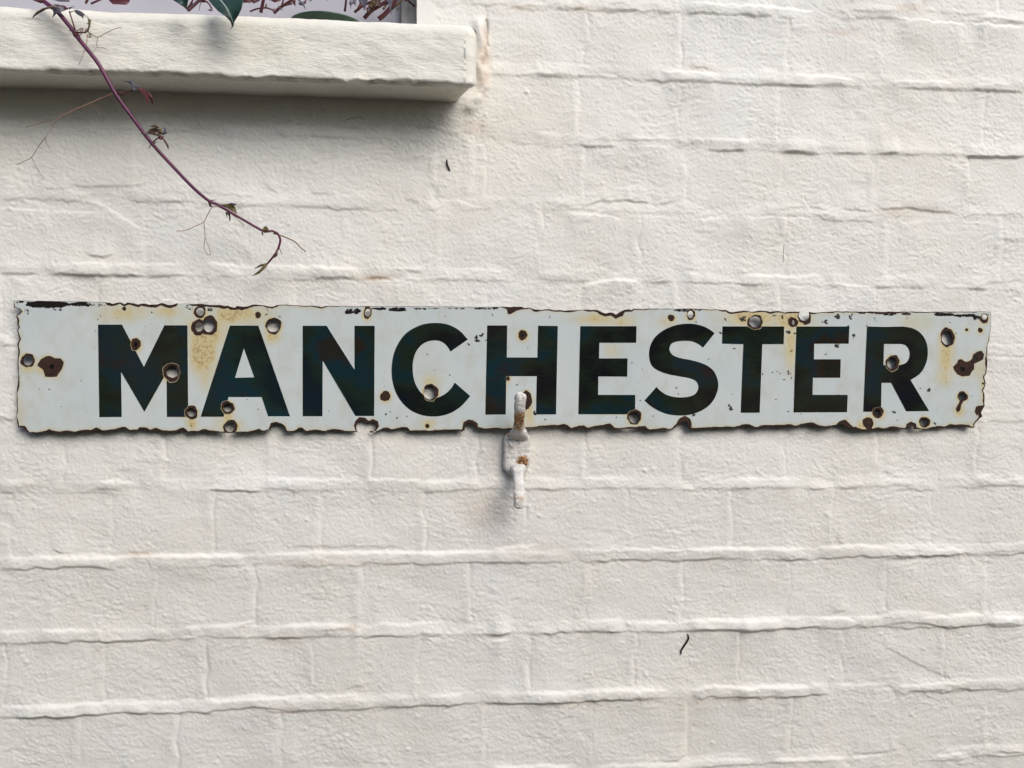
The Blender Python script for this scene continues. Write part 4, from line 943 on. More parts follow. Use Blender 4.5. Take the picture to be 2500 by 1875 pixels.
sign = tag(empty('enamel_sign', P(1240, 1050, Y_PB)), 'long rusty white enamel sign reading MANCHESTER in black capitals', 'sign')
def build_sign():
    verts = []; edges = []
    def addloop(p):
        b = len(verts); n = len(p)
        verts.extend(Vector((float(q[0]), float(q[1]))) for q in p)
        edges.extend((b+i, b+(i+1) % n) for i in range(n))
    addloop(OUT); addloop(ENO)
    for p in hole_p+chip_p+lchip_p+SC: addloop(p)
    for p, cs in LET:
        addloop(p)
        for c in cs: addloop(c)
    step = 7.0
    gy = np.arange(736, 1060, step); gxp = np.arange(34, 2424, step)
    A, B = np.meshgrid(gxp, gy); G = np.stack([A.ravel(), B.ravel()], 1)+rng.uniform(-1.5, 1.5, (A.size, 2))
    tx = np.arange(36, 2420, 4.0); te = np.interp(tx, op[:165, 0], op[:165, 1]) if False else 735+(tx-35)*.0113
    G = np.concatenate([G]+[np.stack([tx+rng.uniform(-1, 1, len(tx)), te+dy+rng.uniform(-.6, .6, len(tx))], 1) for dy in (2, 4.5, 7, 10, 13, 16.5)])
    G = G[inside(OUT, G)]
    verts.extend(Vector((float(q[0]), float(q[1]))) for q in G)
    ov, oe, of, _, _, _ = delaunay_2d_cdt(verts, edges, [], 0, 1e-4)
    V2 = np.array([(v.x, v.y) for v in ov]); F = np.array([f for f in of if len(f) == 3], np.int64)
    # orient: clockwise on screen (y down) = seen from the front
    a, b, c = V2[F[:, 0]], V2[F[:, 1]], V2[F[:, 2]]
    cr = (b[:, 0]-a[:, 0])*(c[:, 1]-a[:, 1])-(b[:, 1]-a[:, 1])*(c[:, 0]-a[:, 0])
    flip = cr > 0; F[flip] = F[flip][:, ::-1]; F = F[abs(cr) > 1e-3]
    C = V2[F].mean(1)
    inp = inside(OUT, C); ine = inside(ENO, C)&inp
    hole = np.zeros(len(C), bool); chip = hole.copy(); lch = hole.copy(); sc = hole.copy()
    for p in hole_p: hole |= inside(p, C)
    for p in chip_p: chip |= inside(p, C)
    for p in lchip_p: lch |= inside(p, C)
    lch |= chip
    for p in SC: sc |= inside(p, C)
    W3 = Pn(V2, Y_PF)
    warp = .0011*np.sin(V2[:, 0]*.0043+1)+.0005*np.sin(V2[:, 0]*.013+V2[:, 1]*.006)+.0010*((V2[:, 1]-900)/150)**2*.4
    # stain and scuff attributes
    stv = np.zeros(len(V2)); scv = np.zeros(len(V2))
    for t, x, y, rx, ry, s in STAIN:
        c = tp(t, x, y); k = T[t][2]; stv = np.maximum(stv, 1.45*s*np.exp(-((V2[:, 0]-c[0])*k/rx)**2*.65-((V2[:, 1]-c[1])*k/ry)**2*.65))
    for t, x, y, rx, ry in CHIPS:
        c = tp(t, x, y); k = T[t][2]; d = (np.hypot((V2[:, 0]-c[0])*k/rx, (V2[:, 1]-c[1])*k/ry)-1)*min(rx, ry)
        low = 1+.5*np.clip((V2[:, 1]-c[1])*k/ry, -1, 1); stv = np.maximum(stv, .85*np.exp(-np.maximum(d, 0)/(15*low)))
    for p in CHIP_POLY:
        p = np.array(p)
        for q in rough_poly(p, 6, 0, 1): stv = np.maximum(stv, .8*np.exp(-np.hypot(V2[:, 0]-q[0], V2[:, 1]-q[1])/4.0))
    dm = np.full(len(V2), 1e9)
    for q, wv in zip(ENO[::2], OUTW[::2]):
        if wv > 2.0: dm = np.minimum(dm, np.hypot(V2[:, 0]-q[0], V2[:, 1]-q[1]))
    stv = np.maximum(stv, .62*np.exp(-dm/4.5))
    for t, x, y, rx, ry, s in SCATTR:
        c = tp(t, x, y); k = T[t][2]; d = np.hypot((V2[:, 0]-c[0])*k/(rx*1.1), (V2[:, 1]-c[1])*k/(ry*1.45))
        scv = np.maximum(scv, s*(1-smooth01((d-.6)/.6)))
    def layer(name, mask, yf, yb, m, parent, back=False, smooth=False):
        f = F[mask]
        if len(f) == 0: return None
        u, inv = np.unique(f, return_inverse=True); f = inv.reshape(f.shape); n = len(u)
        top = W3[u].copy(); top[:, 1] = yf-warp[u]; bot = top.copy(); bot[:, 1] = yb-warp[u]
        e = np.concatenate([f[:, [0, 1]], f[:, [1, 2]], f[:, [2, 0]]]); key = e[:, 0]*n+e[:, 1]; rev = e[:, 1]*n+e[:, 0]
        bd = e[~np.isin(key, rev)]
        s1 = np.stack([bd[:, 0], bd[:, 0]+n, bd[:, 1]+n], 1); s2 = np.stack([bd[:, 0], bd[:, 1]+n, bd[:, 1]], 1)
        fs = [f, s1, s2]
        if back: fs.append(f[:, ::-1]+n)
        fa = np.concatenate(fs)
        me = npmesh(name, np.concatenate([top, bot]), fa, False)
        attr(me, 'stain', np.tile(stv[u], 2)); attr(me, 'scuff', np.tile(scv[u], 2))
        bmx = bmesh.new(); bmx.from_mesh(me); bmesh.ops.delete(bmx, geom=[v for v in bmx.verts if not v.link_faces], context='VERTS'); bmx.to_mesh(me); bmx.free()
        return link(name, me, m, parent)
    layer('plate', inp & ~hole, Y_PF, Y_PB, M_rust, sign, True)
    layer('enamel', ine & ~hole & ~chip, Y_EN, Y_PF+.0001, M_enamel, sign)
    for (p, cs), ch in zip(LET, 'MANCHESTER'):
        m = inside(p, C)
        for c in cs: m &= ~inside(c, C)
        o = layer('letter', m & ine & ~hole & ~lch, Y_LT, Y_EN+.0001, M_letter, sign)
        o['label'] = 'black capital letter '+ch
    inlet = np.zeros(len(C), bool)
    for p, cs in LET: inlet |= inside(p, C)
    o = layer('scuff_marks', sc & ine & ~hole & ~lch & ~inlet, Y_SC, Y_EN+.0001, M_scuff, sign); o['kind'] = 'stuff'
build_sign()
for px, py in ((190, 880), (1130, 860), (2230, 930)):
    c = P(px, py, Y_PB)
    box('spacer', (c.x-.008, Y_PB+.0012, c.z-.02), (c.x+.008, .003, c.z+.02), M_jamb, sign)

# ------------------------------------------------------------------ cleat
cleat = tag(empty('wall_cleat', P(1262, 1110)), 'white painted iron rope cleat with rust, screwed over the sign', 'cleat')
def lumpy(me, amp, freq, seed=0):
    for v in me.vertices:
        p = v.co*freq+Vector((seed, seed*1.7, 0))
        d = mnoise.noise(p)+.5*mnoise.noise(p*2.3)
        v.co += v.normal*d*amp
def loft(name, path, wid, dep, mat_, parent, rust=None, nseg=28, pw=3.2, amp=.0010, rings=70):
    """rounded-rectangle sections; path pts, widths, depths"""
    n = len(path); V = []; F = []; R_ = []
    cum = [0]
    for i in range(1, n): cum.append(cum[-1]+(path[i]-path[i-1]).length)
    L = cum[-1]
    def at(arr, s):
        return np.interp(s, cum, arr)
    px = [p.x for p in path]; py = [p.y for p in path]; pz = [p.z for p in path]
    for i in range(rings):
        s = L*i/(rings-1); c = Vector((at(px, s), at(py, s), at(pz, s)))
        s2 = min(L, s+.002); s1 = max(0, s-.002)
        t = Vector((at(px, s2)-at(px, s1), at(py, s2)-at(py, s1), at(pz, s2)-at(pz, s1))).normalized()
        ax = Vector((1, 0, 0)); ax = (ax-t*ax.dot(t)).normalized(); ay = t.cross(ax)
        w = at(wid, s)/2; d = at(dep, s)/2
        for j in range(nseg):
            a = 2*math.pi*j/nseg; ca, sa = math.cos(a), math.sin(a)
            k = (abs(ca)**pw+abs(sa)**pw)**(-1/pw)
            V.append(c+ax*ca*k*w+ay*sa*k*d)
            R_.append(max(.16, at(rust, s)) if rust else 0)
        if i:
            b = (i-1)*nseg
            for j in range(nseg): F.append((b+j, b+(j+1) % nseg, b+nseg+(j+1) % nseg, b+nseg+j))
    F.append(tuple(range(nseg))[::-1]); F.append(tuple((rings-1)*nseg+j for j in range(nseg)))
    me = pymesh(name, V, F); bm = bmesh.new(); bm.from_mesh(me); bmesh.ops.recalc_face_normals(bm, faces=bm.faces); bm.to_mesh(me); bm.free()
    me.polygons.foreach_set('use_smooth', [True]*len(me.polygons))
    lumpy(me, amp, 230, 3); attr(me, 'stain', R_)
    return link(name, me, mat_, parent)
def cleat_build():
    yb, yf = .001, -.0085
    ol = pol('h', '440,610 640,610 690,650 695,760 693,960 685,1020 640,1090 560,1135 470,1150 420,1110 375,1060 368,960 372,800 375,660')
    ol = rough_poly(ol, 4, .5, 77); n = len(ol)
    c = np.mean(np.array(ol), 0); V = []; F = []; st = []
    rings = [(1.06, yb), (1.05, yf*.35), (1.02, yf*.75), (.96, yf), (.85, yf-.0006), (.7, yf-.0008), (.55, yf-.0008), (.4, yf-.0008), (.25, yf-.0008), (.1, yf-.0008)]
    for k, y in rings:
        for q in ol:
            w = P(c[0]+(q[0]-c[0])*k, c[1]+(q[1]-c[1])*k, yf); V.append((w.x, y, w.z))
    for i in range(len(rings)-1):
        for j in range(n): F.append((i*n+j, i*n+(j+1) % n, (i+1)*n+(j+1) % n, (i+1)*n+j))
    F.append(tuple((len(rings)-1)*n+j for j in range(n)))
    me = pymesh('back_plate', V, F); bm = bmesh.new(); bm.from_mesh(me); bmesh.ops.recalc_face_normals(bm, faces=bm.faces); bm.to_mesh(me); bm.free()
    me.polygons.foreach_set('use_smooth', [True]*len(me.polygons)); lumpy(me, .0013, 300, 1)
    rs = P(*tp('h', 600, 960), yf); rl = P(*tp('h', 460, 620), yf); lo = P(*tp('h', 560, 1030), yf)
    attr(me, 'stain', [max(.2, .75*math.exp(-((v.co-rs).length/.007)**2), .7*math.exp(-((v.co-rl).length/.006)**2), .4*math.exp(-((v.co-lo).length/.008)**2)) for v in me.vertices])
    link('back_plate', me, M_iron, cleat)
    H_ = lambda x, y, Y: P(*tp('h', x, y), Y)
    k = .45*MM/5.185*1.0
    # upper horn: climbs out of the plate in front of the sign
    loft('upper_horn', [H_(548, 660, -.006), H_(548, 630, -.0125), H_(552, 560, -.021), H_(556, 480, -.027), H_(560, 380, -.034), H_(566, 260, -.040), H_(572, 150, -.043), H_(574, 112, -.043), H_(574, 103, -.0425)],
         [.0215, .0195, .0125, .0102, .0104, .0112, .0113, .0098, .006], [.008, .010, .010, .010, .0105, .0108, .0105, .009, .005], M_iron, cleat,
         [.1, .25, .15, .55, .72, .1, .0, .0, .0])
    loft('lower_horn', [H_(545, 1035, -.006), H_(545, 1055, -.011), H_(547, 1130, -.020), H_(550, 1230, -.028), H_(553, 1340, -.034), H_(555, 1440, -.038), H_(556, 1510, -.040), H_(555, 1545, -.0405), H_(555, 1558, -.040)],
         [.0160, .0150, .0118, .0108, .0108, .0108, .0106, .0092, .005], [.008, .010, .0105, .0105, .0105, .0105, .0105, .009, .005], M_iron, cleat,
         [.05, 0, 0, 0, .05, .32, .2, .1, .05])
    for (x, y, r, s, nm) in ((605, 965, .0056, 1.0, 'rusty'), (470, 732, .0045, .12, 'painted')):
        cc = H_(x, y, yf-.0008); bm = bmesh.new()
        bmesh.ops.create_uvsphere(bm, u_segments=18, v_segments=10, radius=r)
        me = bpy.data.meshes.new('screw'); bm.to_mesh(me); bm.free()
        for v in me.vertices:
            v.co = Vector((v.co.x, v.co.y*.45, v.co.z))
            if abs(v.co.x*.6+v.co.z*.8) < .0008 and v.co.y < 0: v.co.y *= .45     # slot
        me.update(); lumpy(me, .0007, 420, 5+s)
        for v in me.vertices: v.co += cc
        me.polygons.foreach_set('use_smooth', [True]*len(me.polygons)); attr(me, 'stain', [s*.8]*len(me.vertices))
        o = link('screw', me, M_iron, cleat); o['label'] = nm+' screw head'
cleat_build()

# ------------------------------------------------------------------ plants
def leaf(name, p, Y, mat_, parent, fold=.25, bend=.002, tilt=0.0, step=5.0):
    """a thin blade whose outline p is in photo pixels, lying near depth Y, creased and curled"""
    pa = np.array(p, float); pts = [Vector((float(a), float(b))) for a, b in pa]
    n = len(pts); dens = []
    for i in range(n):
        a, b = pts[i], pts[(i+1) % n]; k = max(1, int((b-a).length/step))
        dens += [a.lerp(b, j/k) for j in range(k)]
    edges = [(i, (i+1) % len(dens)) for i in range(len(dens))]
    lo, hi = pa.min(0), pa.max(0)
    A, B = np.meshgrid(np.arange(lo[0], hi[0], step), np.arange(lo[1], hi[1], step)); G = np.stack([A.ravel(), B.ravel()], 1)
    if len(G): G = G[inside(pa, G)]
    V = dens+[Vector((float(a), float(b))) for a, b in G]
    ov, _, of, _, _, _ = delaunay_2d_cdt(V, edges, [], 0, 1e-4)
    V2 = np.array([(v.x, v.y) for v in ov]); F = np.array([f for f in of if len(f) == 3])
    F = F[inside(pa, V2[F].mean(1))]
    c = pa.mean(0); u, s, vt = np.linalg.svd(pa-c); ax = vt[0]; nv = vt[1]
    sA = (V2-c)@ax; sB = (V2-c)@nv; L = abs(sA).max()+1e-6
    Yo = Y-fold*abs(sB)*.00045+bend*(sA/L)**2+tilt*sA/L
    W3 = np.array([P(x, y, yy) for (x, y), yy in zip(V2, Yo)])
    u_, inv = np.unique(F, return_inverse=True)
    me = npmesh(name, W3[u_], inv.reshape(F.shape))
    o = link(name, me, mat_, parent)
    md = o.modifiers.new('thickness', 'SOLIDIFY'); md.thickness = .0004; md.offset = 0
    return o
def line(t, s): return [tp(t, *map(float, q.split(','))) for q in s.split()]
def pts3(p2, ys):
    n = len(p2); return [P(q[0], q[1], float(np.interp(i/(n-1), np.linspace(0, 1, len(ys)), ys))) for i, q in enumerate(p2)]
vine = tag(empty('creeper_vine', P(105, 3, -.075)), 'thin purple creeper stem trailing diagonally down from the sill', 'vine')
stem2 = line('v0', '560,-90 730,20 830,90 980,210 1220,500 1300,620 1430,780 1680,1106')+line('v4', '1480,250 1700,560 1940,880 2212,1180')+line('v5', '330,0 560,190 700,250 1000,430 1330,620 1400,650 1500,635 1580,670 1625,770 1600,880 1550,980 1430,1130 1330,1230')
stemY = [-.062, -.069, -.073, -.076, -.078, -.078, -.079, -.080, -.078, -.074, -.069, -.064, -.058, -.052, -.050, -.045, -.040, -.038, -.036, -.035, -.034, -.033, -.032, -.030, -.028]
st3 = [P(q[0], q[1], y) for q, y in zip(stem2, np.interp(np.linspace(0, 1, len(stem2)), np.linspace(0, 1, len(stemY)), stemY))]
def vy(py): return float(np.interp(py, [0, 70, 180, 350, 480, 560, 660], [-.070, -.078, -.080, -.066, -.050, -.040, -.029]))
tube('stem', st3, [.0020, .0020, .0019, .0018, .0017, .0016, .0014, .0012, .0009], M_stem, vine, 10, .003)
def vl(p, m, dy=0, **k): y = vy(np.mean([q[1] for q in p])); return leaf('leaf', p, y+dy, m, vine, **k)
vl(line('v0', '850,100 920,72 1000,80 1050,110 900,130 780,160 670,220 590,270 548,312 560,270 620,200 720,140'), M_bronze, -.008, bend=.006)
vl(line('v0', '950,110 1060,105 1140,150 1090,180 1020,200 940,240 885,300 905,220 890,150'), M_greyleaf, -.010, bend=.005)
vl(line('v0', '1240,185 1290,165 1370,190 1430,240 1465,315 1415,250 1405,320 1380,285 1300,240'), M_greyleaf, -.006, bend=.005)
vl(line('v0', '1150,130 1270,98 1220,125 1170,160'), M_greyleaf, -.008)
vl(line('v0', '1030,90 1090,95 1150,140 1140,170 1060,140'), M_redleaf, -.0085)
vl(line('v0', '1470,250 1500,320 1540,330 1520,450 1490,530 1440,555 1480,480 1495,420 1460,390 1490,390'), M_olive, -.005)
vl(line('v0', '500,-20 780,-20 740,30 690,55 620,30'), M_redleaf, -.002)
vl(line('v0', '1140,512 1200,510 1230,540 1200,530'), M_redleaf, -.003)
def vt(t, s, r, m, dy=0.0, name='tendril', seg=6, r1=None):
    p = line(t, s); pts = [P(q[0], q[1], vy(q[1])+dy) for q in p]; return tube(name, pts, [r, r1 if r1 else r*.75], m, vine, seg, .002)
vt('v0', '1270,510 1230,380 1170,190', .0008, M_redleaf, -.005, 'petiole')
vt('v0', '1180,210 1205,200 1240,185', .0005, M_redleaf, -.007, 'petiole')
nd = P(*tp('v0', 1285, 585), vy(84)); bm = bmesh.new(); bmesh.ops.create_icosphere(bm, subdivisions=2, radius=.0027, matrix=Matrix.Translation(nd)); me = bpy.data.meshes.new('stem_node'); bm.to_mesh(me); bm.free(); lumpy(me, .0006, 300); link('stem_node', me, M_redleaf, vine)
vt('v0', '1290,525 1330,500 1380,470 1400,500 1380,545 1350,520 1400,480 1440,500 1430,540 1470,500 1455,470', .0004, M_redleaf, -.004)
vt('v0', '1290,545 1360,550 1440,548 1500,520', .0008, M_redleaf, -.003)
vt('v0', '1330,600 1360,640 1345,600 1380,580 1350,560', .0005, M_redleaf, -.004)
vt('v0', '1490,540 1560,585 1645,630 1780,560 1900,505 2010,465 2055,475 2045,492', .00042, M_tendril, .003)
vt('v0', '1645,630 1640,800 1750,805 1835,858', .00036, M_tendril, .004)
vt('v0', '1640,800 1590,860 1545,895', .0002, M_pinktendril, .004)
vt('v0', '1470,600 1462,720 1400,930 1330,1090', .00036, M_pinktendril, .004)
vt('v0', '1505,565 1535,585 1540,615 1510,635 1475,615 1480,590 1505,585 1520,605 1500,615', .0005, M_olive, -.001)
vt('v4', '1460,250 1150,380 900,490 735,580', .00045, M_pinktendril, .006, r1=.0004)
vt('v4', '735,580 560,625 335,688', .0004, M_tendril, .012)
vt('v4', '735,580 690,650 630,750 585,815', .00028, M_pinktendril, .015)
vt('v4', '585,815 500,930 405,1075 310,1125 220,1168', .0004, M_tendril, .015)
vt('v4', '405,1075 490,1240 570,1350', .00034, M_tendril, .018)
vt('v4', '580,820 600,900 645,950', .00034, M_tendril, .016)
vt('v4', '1135,378 1270,440 1330,520 1340,595', .00026, M_tendril, .012)
vt('v4', '1545,275 1620,250 1715,205', .0008, M_redleaf, -.002, 'petiole')
vl(line('v4', '1580,85 1660,95 1690,75 1740,150 1790,160 1760,215 1700,210 1690,170 1660,120'), M_greyleaf, -.004, bend=.004)
vl(line('v4', '1770,200 1830,185 1910,230 1960,300 1985,430 1960,380 1920,300 1895,430 1880,330 1830,250'), M_redleaf, -.004, bend=.005)
vl(line('v4', '1500,250 1590,215 1540,262 1510,275'), M_redleaf, -.001)
vl(line('v4', '1490,290 1520,360 1530,300'), M_redleaf, -.001)
vt('v4', '1945,900 1990,860 2040,820', .0008, M_redleaf, -.003, 'petiole')
vl(line('v4', '1880,770 1930,710 2010,690 2050,720 2050,790 2020,800 1950,780'), M_bronze, -.006, bend=.004)
vl(line('v4', '1925,680 1990,650 2030,655 2045,700 1990,690'), M_bronze, -.008)
vl(line('v4', '2045,710 2085,705 2080,770 2055,785'), M_olive, -.008)
vl(line('v4', '2100,660 2140,720 2145,770 2090,790 2075,780 2110,720'), M_greyleaf, -.007)
vl(line('v4', '2100,830 2140,870 2170,930 2165,980 2140,920 2100,860'), M_bronze, -.006)
vl(line('v4', '1790,775 1880,765 1900,785 1850,780'), M_greyleaf, -.005)
vl(line('v4', '2035,800 2070,785 2105,805 2100,845 2060,850 2035,830'), M_redleaf, -.008)
vt('v4', '1945,910 1925,935 1915,960', .0005, M_redleaf, -.002, 'petiole')
vl(line('v4', '1960,890 2030,872 1990,900'), M_redleaf, -.003)
vl(line('v5', '560,175 670,170 590,192'), M_redleaf, -.002)
vl(line('v5', '535,205 575,215 605,280 570,275'), M_redleaf, -.001)
vl(line('v5', '720,245 850,230 900,220 975,240 930,260 960,310 975,380 900,340 820,290'), M_olive, .002, bend=.004)
vl(line('v5', '830,232 900,215 980,238 900,248'), M_greyleaf, -.001)
vl(line('v5', '800,350 870,370 880,450 862,505 855,420 830,385 828,440 808,390'), M_bronze, .001)
vt('v5', '600,280 540,380 478,500 340,570 200,630 65,638', .00042, M_pinktendril, .008)
vt('v5', '478,500 490,640 495,740 480,890 530,980 580,1000 560,900 495,740', .00036, M_tendril, .012)
vt('v5', '600,280 700,280 900,390 1000,480 1060,540 1075,575', .0004, M_pinktendril, .002)
vt('v5', '1520,675 1640,710 1830,790 1920,880 2010,950', .0007, M_tendril, .006, r1=.0006)
vl(line('v5', '1340,640 1380,580 1410,560 1450,610 1440,670 1400,640'), M_olive, -.003)
vl(line('v5', '1340,655 1370,660 1365,710 1345,690'), M_bronze, -.002)
vl(line('v5', '1585,900 1585,1000 1535,1050 1540,980'), M_bronze, -.003)
vt('v5', '1610,900 1630,940 1645,990', .0004, M_darkstem, -.001)
vl(line('v5', '1445,1115 1410,1190 1300,1280 1200,1315 1230,1290 1330,1210 1380,1130'), M_olive, -.003)
vl(line('v5', '1420,1118 1370,1160 1230,1205 1320,1140'), M_olive, .001)

pot = tag(empty('leafy_plant', P(560, 30, -.02)), 'plant with large dark green leaves hanging over the sill edge', 'plant')
leaf('leaf', line('v2', '1440,-60 1440,0 1500,70 1600,180 1750,290 1820,370 1840,450 1810,492 1860,450 1880,370 1950,260 2000,150 2030,20 2030,-80 1850,-190 1650,-170'), -.094, M_green, pot, fold=.3, bend=.014, tilt=-.006)
leaf('leaf', line('v2', '845,-60 850,5 920,45 1020,110 1100,187 1085,100 1105,0 1100,-80 980,-150'), -.088, M_green, pot, fold=.3, bend=.010)
vr = line('v2', '1560,-110 1640,0 1730,110 1800,240 1850,370 1848,440')
tube('leaf_vein', [P(q[0], q[1], y) for q, y in zip(vr, (-.098, -.0992, -.0992, -.0985, -.094, -.088))], [.0009, .0008, .0004], M_vein, pot, 6, .003)
tube('stem', [P(*tp('v2', 1000, -140), -.07), P(*tp('v2', 1200, -260), -.04), P(*tp('v2', 1330, -320), -.01), P(*tp('v2', 1340, 40), .0)], [.0016, .002, .003], M_darkstem, pot, 8)
tube('stem', [P(*tp('v2', 1700, -150), -.09), P(*tp('v2', 1600, -260), -.05), P(*tp('v2', 1330, -320), -.01)], [.0016, .002], M_darkstem, pot, 8)
crp = tag(empty('creeper_plant', P(800, 30, .01)), 'tangle of maroon creeper stems and pointed leaves along the sill', 'plant')
def cs(t, s, r, m, ys=(.0, -.005), name='stem'):
    p = line(t, s); tube(name, pts3(p, ys), [r, r*.9], m, crp, 7, .003)
def cl(t, s, m, Y=-.005, **k): leaf('leaf', line(t, s), Y, m, crp, **k)
cs('v2', '1100,175 1230,60 1330,-40 1400,-150', .0017, M_darkstem, (-.02, 0))
cs('v2', '1260,-20 1400,20 1470,90 1500,150', .0009, M_darkstem)
cs('v2', '1100,130 1150,50 1200,-30', .0008, M_redleaf)
cs('v2', '1130,140 1170,60 1180,-30', .0006, M_redleaf)
cs('v2', '1320,30 1300,100 1285,175', .0004, M_tendril)
cl('v2', '2030,-40 2180,-20 2180,15 2150,45 2030,45', M_redleaf)
cl('v2', '1420,165 1470,158 1530,172 1480,190', M_darkstem, -.03)
cl('v0', '1800,-40 2210,-40 2180,35 2130,80 2000,72 1900,70 1860,30', M_redleaf, -.03)
cl('v0', '840,-20 1180,-20 1170,30 1000,25', M_greyleaf, -.02)
cl('v0', '560,-60 800,-60 760,10 640,-5', M_redleaf, -.05)
cs('v0', '1450,50 1490,-30', .0013, M_redleaf); cs('v0', '1540,60 1620,25 1720,-20', .0011, M_redleaf)
cs('v3', '175,150 195,60 215,-40', .0018, M_darkstem); cs('v3', '50,135 110,110 180,95 260,95 310,115 345,145', .0009, M_darkstem)
cs('v3', '330,155 400,90 480,40 570,-20', .0016, M_redleaf); cs('v3', '415,85 430,40 445,-20', .0009, M_redleaf)
cl('v3', '215,95 235,50 250,40 245,90', M_bronze); cl('v3', '380,55 400,80 440,125 395,105', M_bronze); cl('v3', '300,115 345,95 330,120', M_bronze)
cl('v3', '520,-20 585,-20 582,75 555,40 540,10', M_redleaf, -.01); cl('v3', '600,-20 650,15 690,65 706,112 670,65 630,25', M_greyleaf, -.01)
cl('v3', '745,20 765,-10 785,-10 765,12', M_greyleaf, -.01); cl('v3', '945,-20 960,-20 955,20', M_greyleaf, -.01)
cs('v3', '1163,135 1172,60 1182,-30', .0012, M_redleaf)
cl('v3', '1210,35 1240,-20 1300,-20 1290,70 1265,40 1240,60 1230,112 1226,60', M_greyleaf, -.012); cl('v3', '1310,-20 1440,-20 1420,50 1390,130 1370,60 1340,30', M_greyleaf, -.012)
cs('v3', '1275,145 1370,70 1450,30 1540,-20', .0014, M_redleaf); cs('v3', '1390,215 1470,130 1580,60 1690,-10', .0022, M_darkstem)
cs('v3', '1560,225 1640,160 1720,60 1790,-50', .0026, M_darkstem); cs('v3', '1690,125 1760,70 1850,-10', .0012, M_bronze)
cl('v3', '1640,-20 1730,-20 1705,90 1712,185 1690,120 1670,40', M_greyleaf, -.016); cl('v3', '1760,130 1800,60 1815,50 1790,110', M_bronze, -.01)
cl('v3', '1405,95 1450,125 1440,165 1420,130', M_bronze); cl('v3', '1320,60 1335,100 1310,90', M_bronze)
for i in range(9):
    a = [(1480+random.uniform(-40, 110), 50+random.uniform(-50, 60)) for _ in range(5)]
    cs('v3', ' '.join('%g,%g' % q for q in a), .0006, random.choice([M_bronze, M_olive, M_darkstem]), (-.008, .002), 'tendril')

for i in range(26):                             # more of the tangle, close to the glass
    x = random.choice([random.uniform(1230, 1900), random.uniform(40, 700), random.uniform(1350, 1880)]); y = random.uniform(-60, 60)
    a = random.uniform(-1, 1); L = random.uniform(60, 170); dx, dy = L*math.cos(a), L*math.sin(a)*.8
    if i % 2: cs('v3', '%g,%g %g,%g %g,%g' % (x, y+dy+30, x+dx*.5, y+random.uniform(-12, 12), x+dx, y-dy-30), random.uniform(.0005, .0014), random.choice([M_darkstem, M_darkstem, M_redleaf, M_bronze]), (.02, .035))
    else:
        w = L*.22; nx_, ny_ = -math.sin(a), math.cos(a)
        cl('v3', ' '.join('%g,%g' % q for q in [(x, y), (x+dx*.3+nx_*w, y+dy*.3+ny_*w), (x+dx*.7+nx_*w*.7, y+dy*.7+ny_*w*.7), (x+dx, y+dy), (x+dx*.7-nx_*w*.6, y+dy*.7-ny_*w*.6), (x+dx*.3-nx_*w, y+dy*.3-ny_*w)]), random.choice([M_darkstem, M_bronze, M_greyleaf, M_redleaf]), random.uniform(.015, .04))
# saucer
def saucer():
    cxp = tp('v3', 953, 140); c = P(cxp[0], cxp[1], -.012); r = (P(*tp('v3', 1398, 170), -.012)-P(*tp('v3', 508, 150), -.012)).length/2
    zb = SILL_T+.0006; prof = [(0, .0006), (r*.78, .0006), (r*.82, .0012), (r*.9, .0042), (r*.97, .0068), (r, .0070), (r, .0086), (r*.97, .0088), (r*.9, .0066), (r*.8, .0035), (0, .003)]
    seg = 56; V = []; F = []
    for q, z in prof:
        for j in range(seg):
            a = 2*math.pi*j/seg; V.append((c.x+q*math.cos(a), -.012+q*math.sin(a), zb+z))
    for i in range(len(prof)-1):
        for j in range(seg): F.append((i*seg+j, i*seg+(j+1) % seg, (i+1)*seg+(j+1) % seg, (i+1)*seg+j))
    return link('plant_saucer', pymesh('plant_saucer', V, F), M_saucer)
tag(saucer(), 'shallow dark green plastic plant saucer on the sill', 'saucer')

# ------------------------------------------------------------------ debris on the wall
def hat(px, py):
    c = P(px, py); return float(H[min(nz-1, max(0, int((c.z-z0)/(DX*MM)))), min(nx-1, max(0, int((c.x-x0)/(DX*MM))))])*MM
def bit(name, label, cat, p, r):
    o = tube(name, [P(x, y, -hat(x, y)-max(r)*.8) for x, y in p], r, M_fibre if 'fibre' in name else M_twig, None, 7, .002, .15); return tag(o, label, cat)
bit('twig', 'small dark twig stuck on the wall below the sill end', 'twig', [(1091, 389), (1091, 400), (1094, 408), (1099, 417)], [.0005, .0011, .0010, .0005])
bit('twig', 'thin black wavy twig on the wall at lower right', 'twig', [(1679, 1548), (1681, 1558), (1675, 1570), (1668, 1580), (1662, 1590), (1663, 1597)], [.0006, .0010, .0011, .0011, .0008])
bit('plant_fibre', 'tiny dark fibre on the wall under the letter N', 'fibre', [(715, 1182), (716, 1195), (719, 1212)], [.0002, .0002, .0002])
bit('plant_fibre', 'faint upright hair on the wall above the letter T', 'fibre', [(1914, 598), (1913, 615), (1912, 640)], [.0002, .0002, .0002])
bit('plant_fibre', 'curved dark hair on the wall just under the sill', 'fibre', [(838, 298), (850, 291), (866, 288), (880, 287), (892, 293)], [.0002, .00022, .00022, .0002])

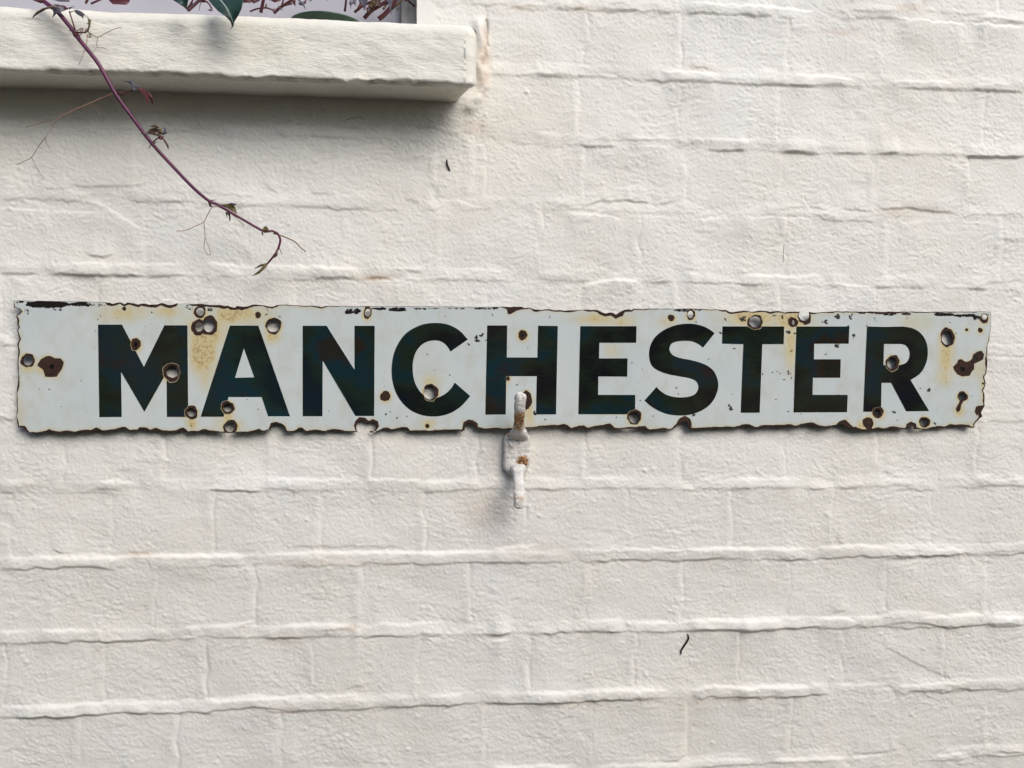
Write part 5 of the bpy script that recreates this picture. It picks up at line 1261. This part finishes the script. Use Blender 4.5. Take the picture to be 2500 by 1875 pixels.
# ------------------------------------------------------------------ added out of view: reflects in the enamel, blocks low sky
def brick_tex():
    m, t, b = mat('old_red_brick', (.25, .12, .08), .85, .2); q = NT(t)
    x = q.n('ShaderNodeTexBrick'); q.l(q.coords((1, 1, 1), (R(90), 0, 0)), x.inputs['Vector'])
    for k, v in (('Color1', (.42, .20, .13, 1)), ('Color2', (.32, .16, .11, 1)), ('Mortar', (.36, .32, .26, 1))): x.inputs[k].default_value = v
    x.inputs['Scale'].default_value = 1; x.inputs['Brick Width'].default_value = .225; x.inputs['Row Height'].default_value = .075; x.inputs['Mortar Size'].default_value = .006
    q.l(x.outputs['Color'], b.inputs['Base Color']); return m
gw = tag(empty('added_garden_wall', (0, -3.4, 0)), 'unseen red brick wall added opposite, for reflections in the enamel', 'wall')  # added opposite to reflect in the letters and bounce warm light
box('wall_face', (-6, -3.65, 0), (6, -3.4, 1.95), brick_tex(), gw)
box('coping', (-6, -3.68, 1.951), (6, -3.37, 2.02), M_jamb, gw, .01)
gt = tag(empty('added_garden_gate', (-.2, -3.34, 0)), 'unseen teal board gate added for reflections in the black letters', 'gate')  # added only to give the letters something teal to reflect
M_teal = plain('teal_paint', (.06, .26, .32), (.09, .32, .38), 6, .5)
for i in range(9): box('board', (-1.15+i*.17, -3.385, .05), (-1.15+i*.17+.165, -3.355, 1.62-.02*(i % 3)), M_teal, gt, .004)
for z in (.3, 1.2): box('rail', (-1.15, -3.354, z), (.375, -3.33, z+.09), M_teal, gt, .004)
def added_hedge():
    g = np.random.default_rng(4); n = 13000; hs = 2.8
    x = g.uniform(-5, 5, n); z = g.uniform(.02, hs, n); top = hs*(.97-.04*x+.05*np.sin(x*1.7)+.04*np.sin(x*5)); z = z*top/hs
    # added foliage, thick at top and left to block sky, gaps lower down
    gap = np.sin(x*2.3+.6)+.7*np.sin(x*5.1+z*2)+.35*np.sin(z*7); keep = (z > 1.75+.25*np.sin(x*3)) | (gap > .25)
    x, z = x[keep], z[keep]; n = len(x)
    y = -3.0+.2*np.sin(x*2.1+z*2)+g.normal(0, .1, n)
    V = np.zeros((n, 4, 3)); s = g.uniform(.035, .08, n); a = g.uniform(0, 6.28, n); t = g.uniform(-.9, .9, n)
    u = np.stack([np.cos(a), .6*t, np.sin(a)], 1); v = np.stack([-np.sin(a), .7*np.sin(a*3), np.cos(a)], 1); c = np.stack([x, y, z], 1)
    V[:, 0] = c-u*s[:, None]; V[:, 1] = c-v*s[:, None]*.55; V[:, 2] = c+u*s[:, None]; V[:, 3] = c+v*s[:, None]*.55
    me = npmesh('added_hedge', V.reshape(-1, 3), np.arange(4*n).reshape(n, 4), False)
    return link('added_hedge', me, M_hedge)
tag(added_hedge(), 'loose green foliage added out of view, blocking low sky and reflected in the enamel', 'added_hedge', kind='stuff')
print('verts', sum(len(m.vertices) for m in bpy.data.meshes), 'faces', sum(len(m.polygons) for m in bpy.data.meshes), 'bricks', bid)
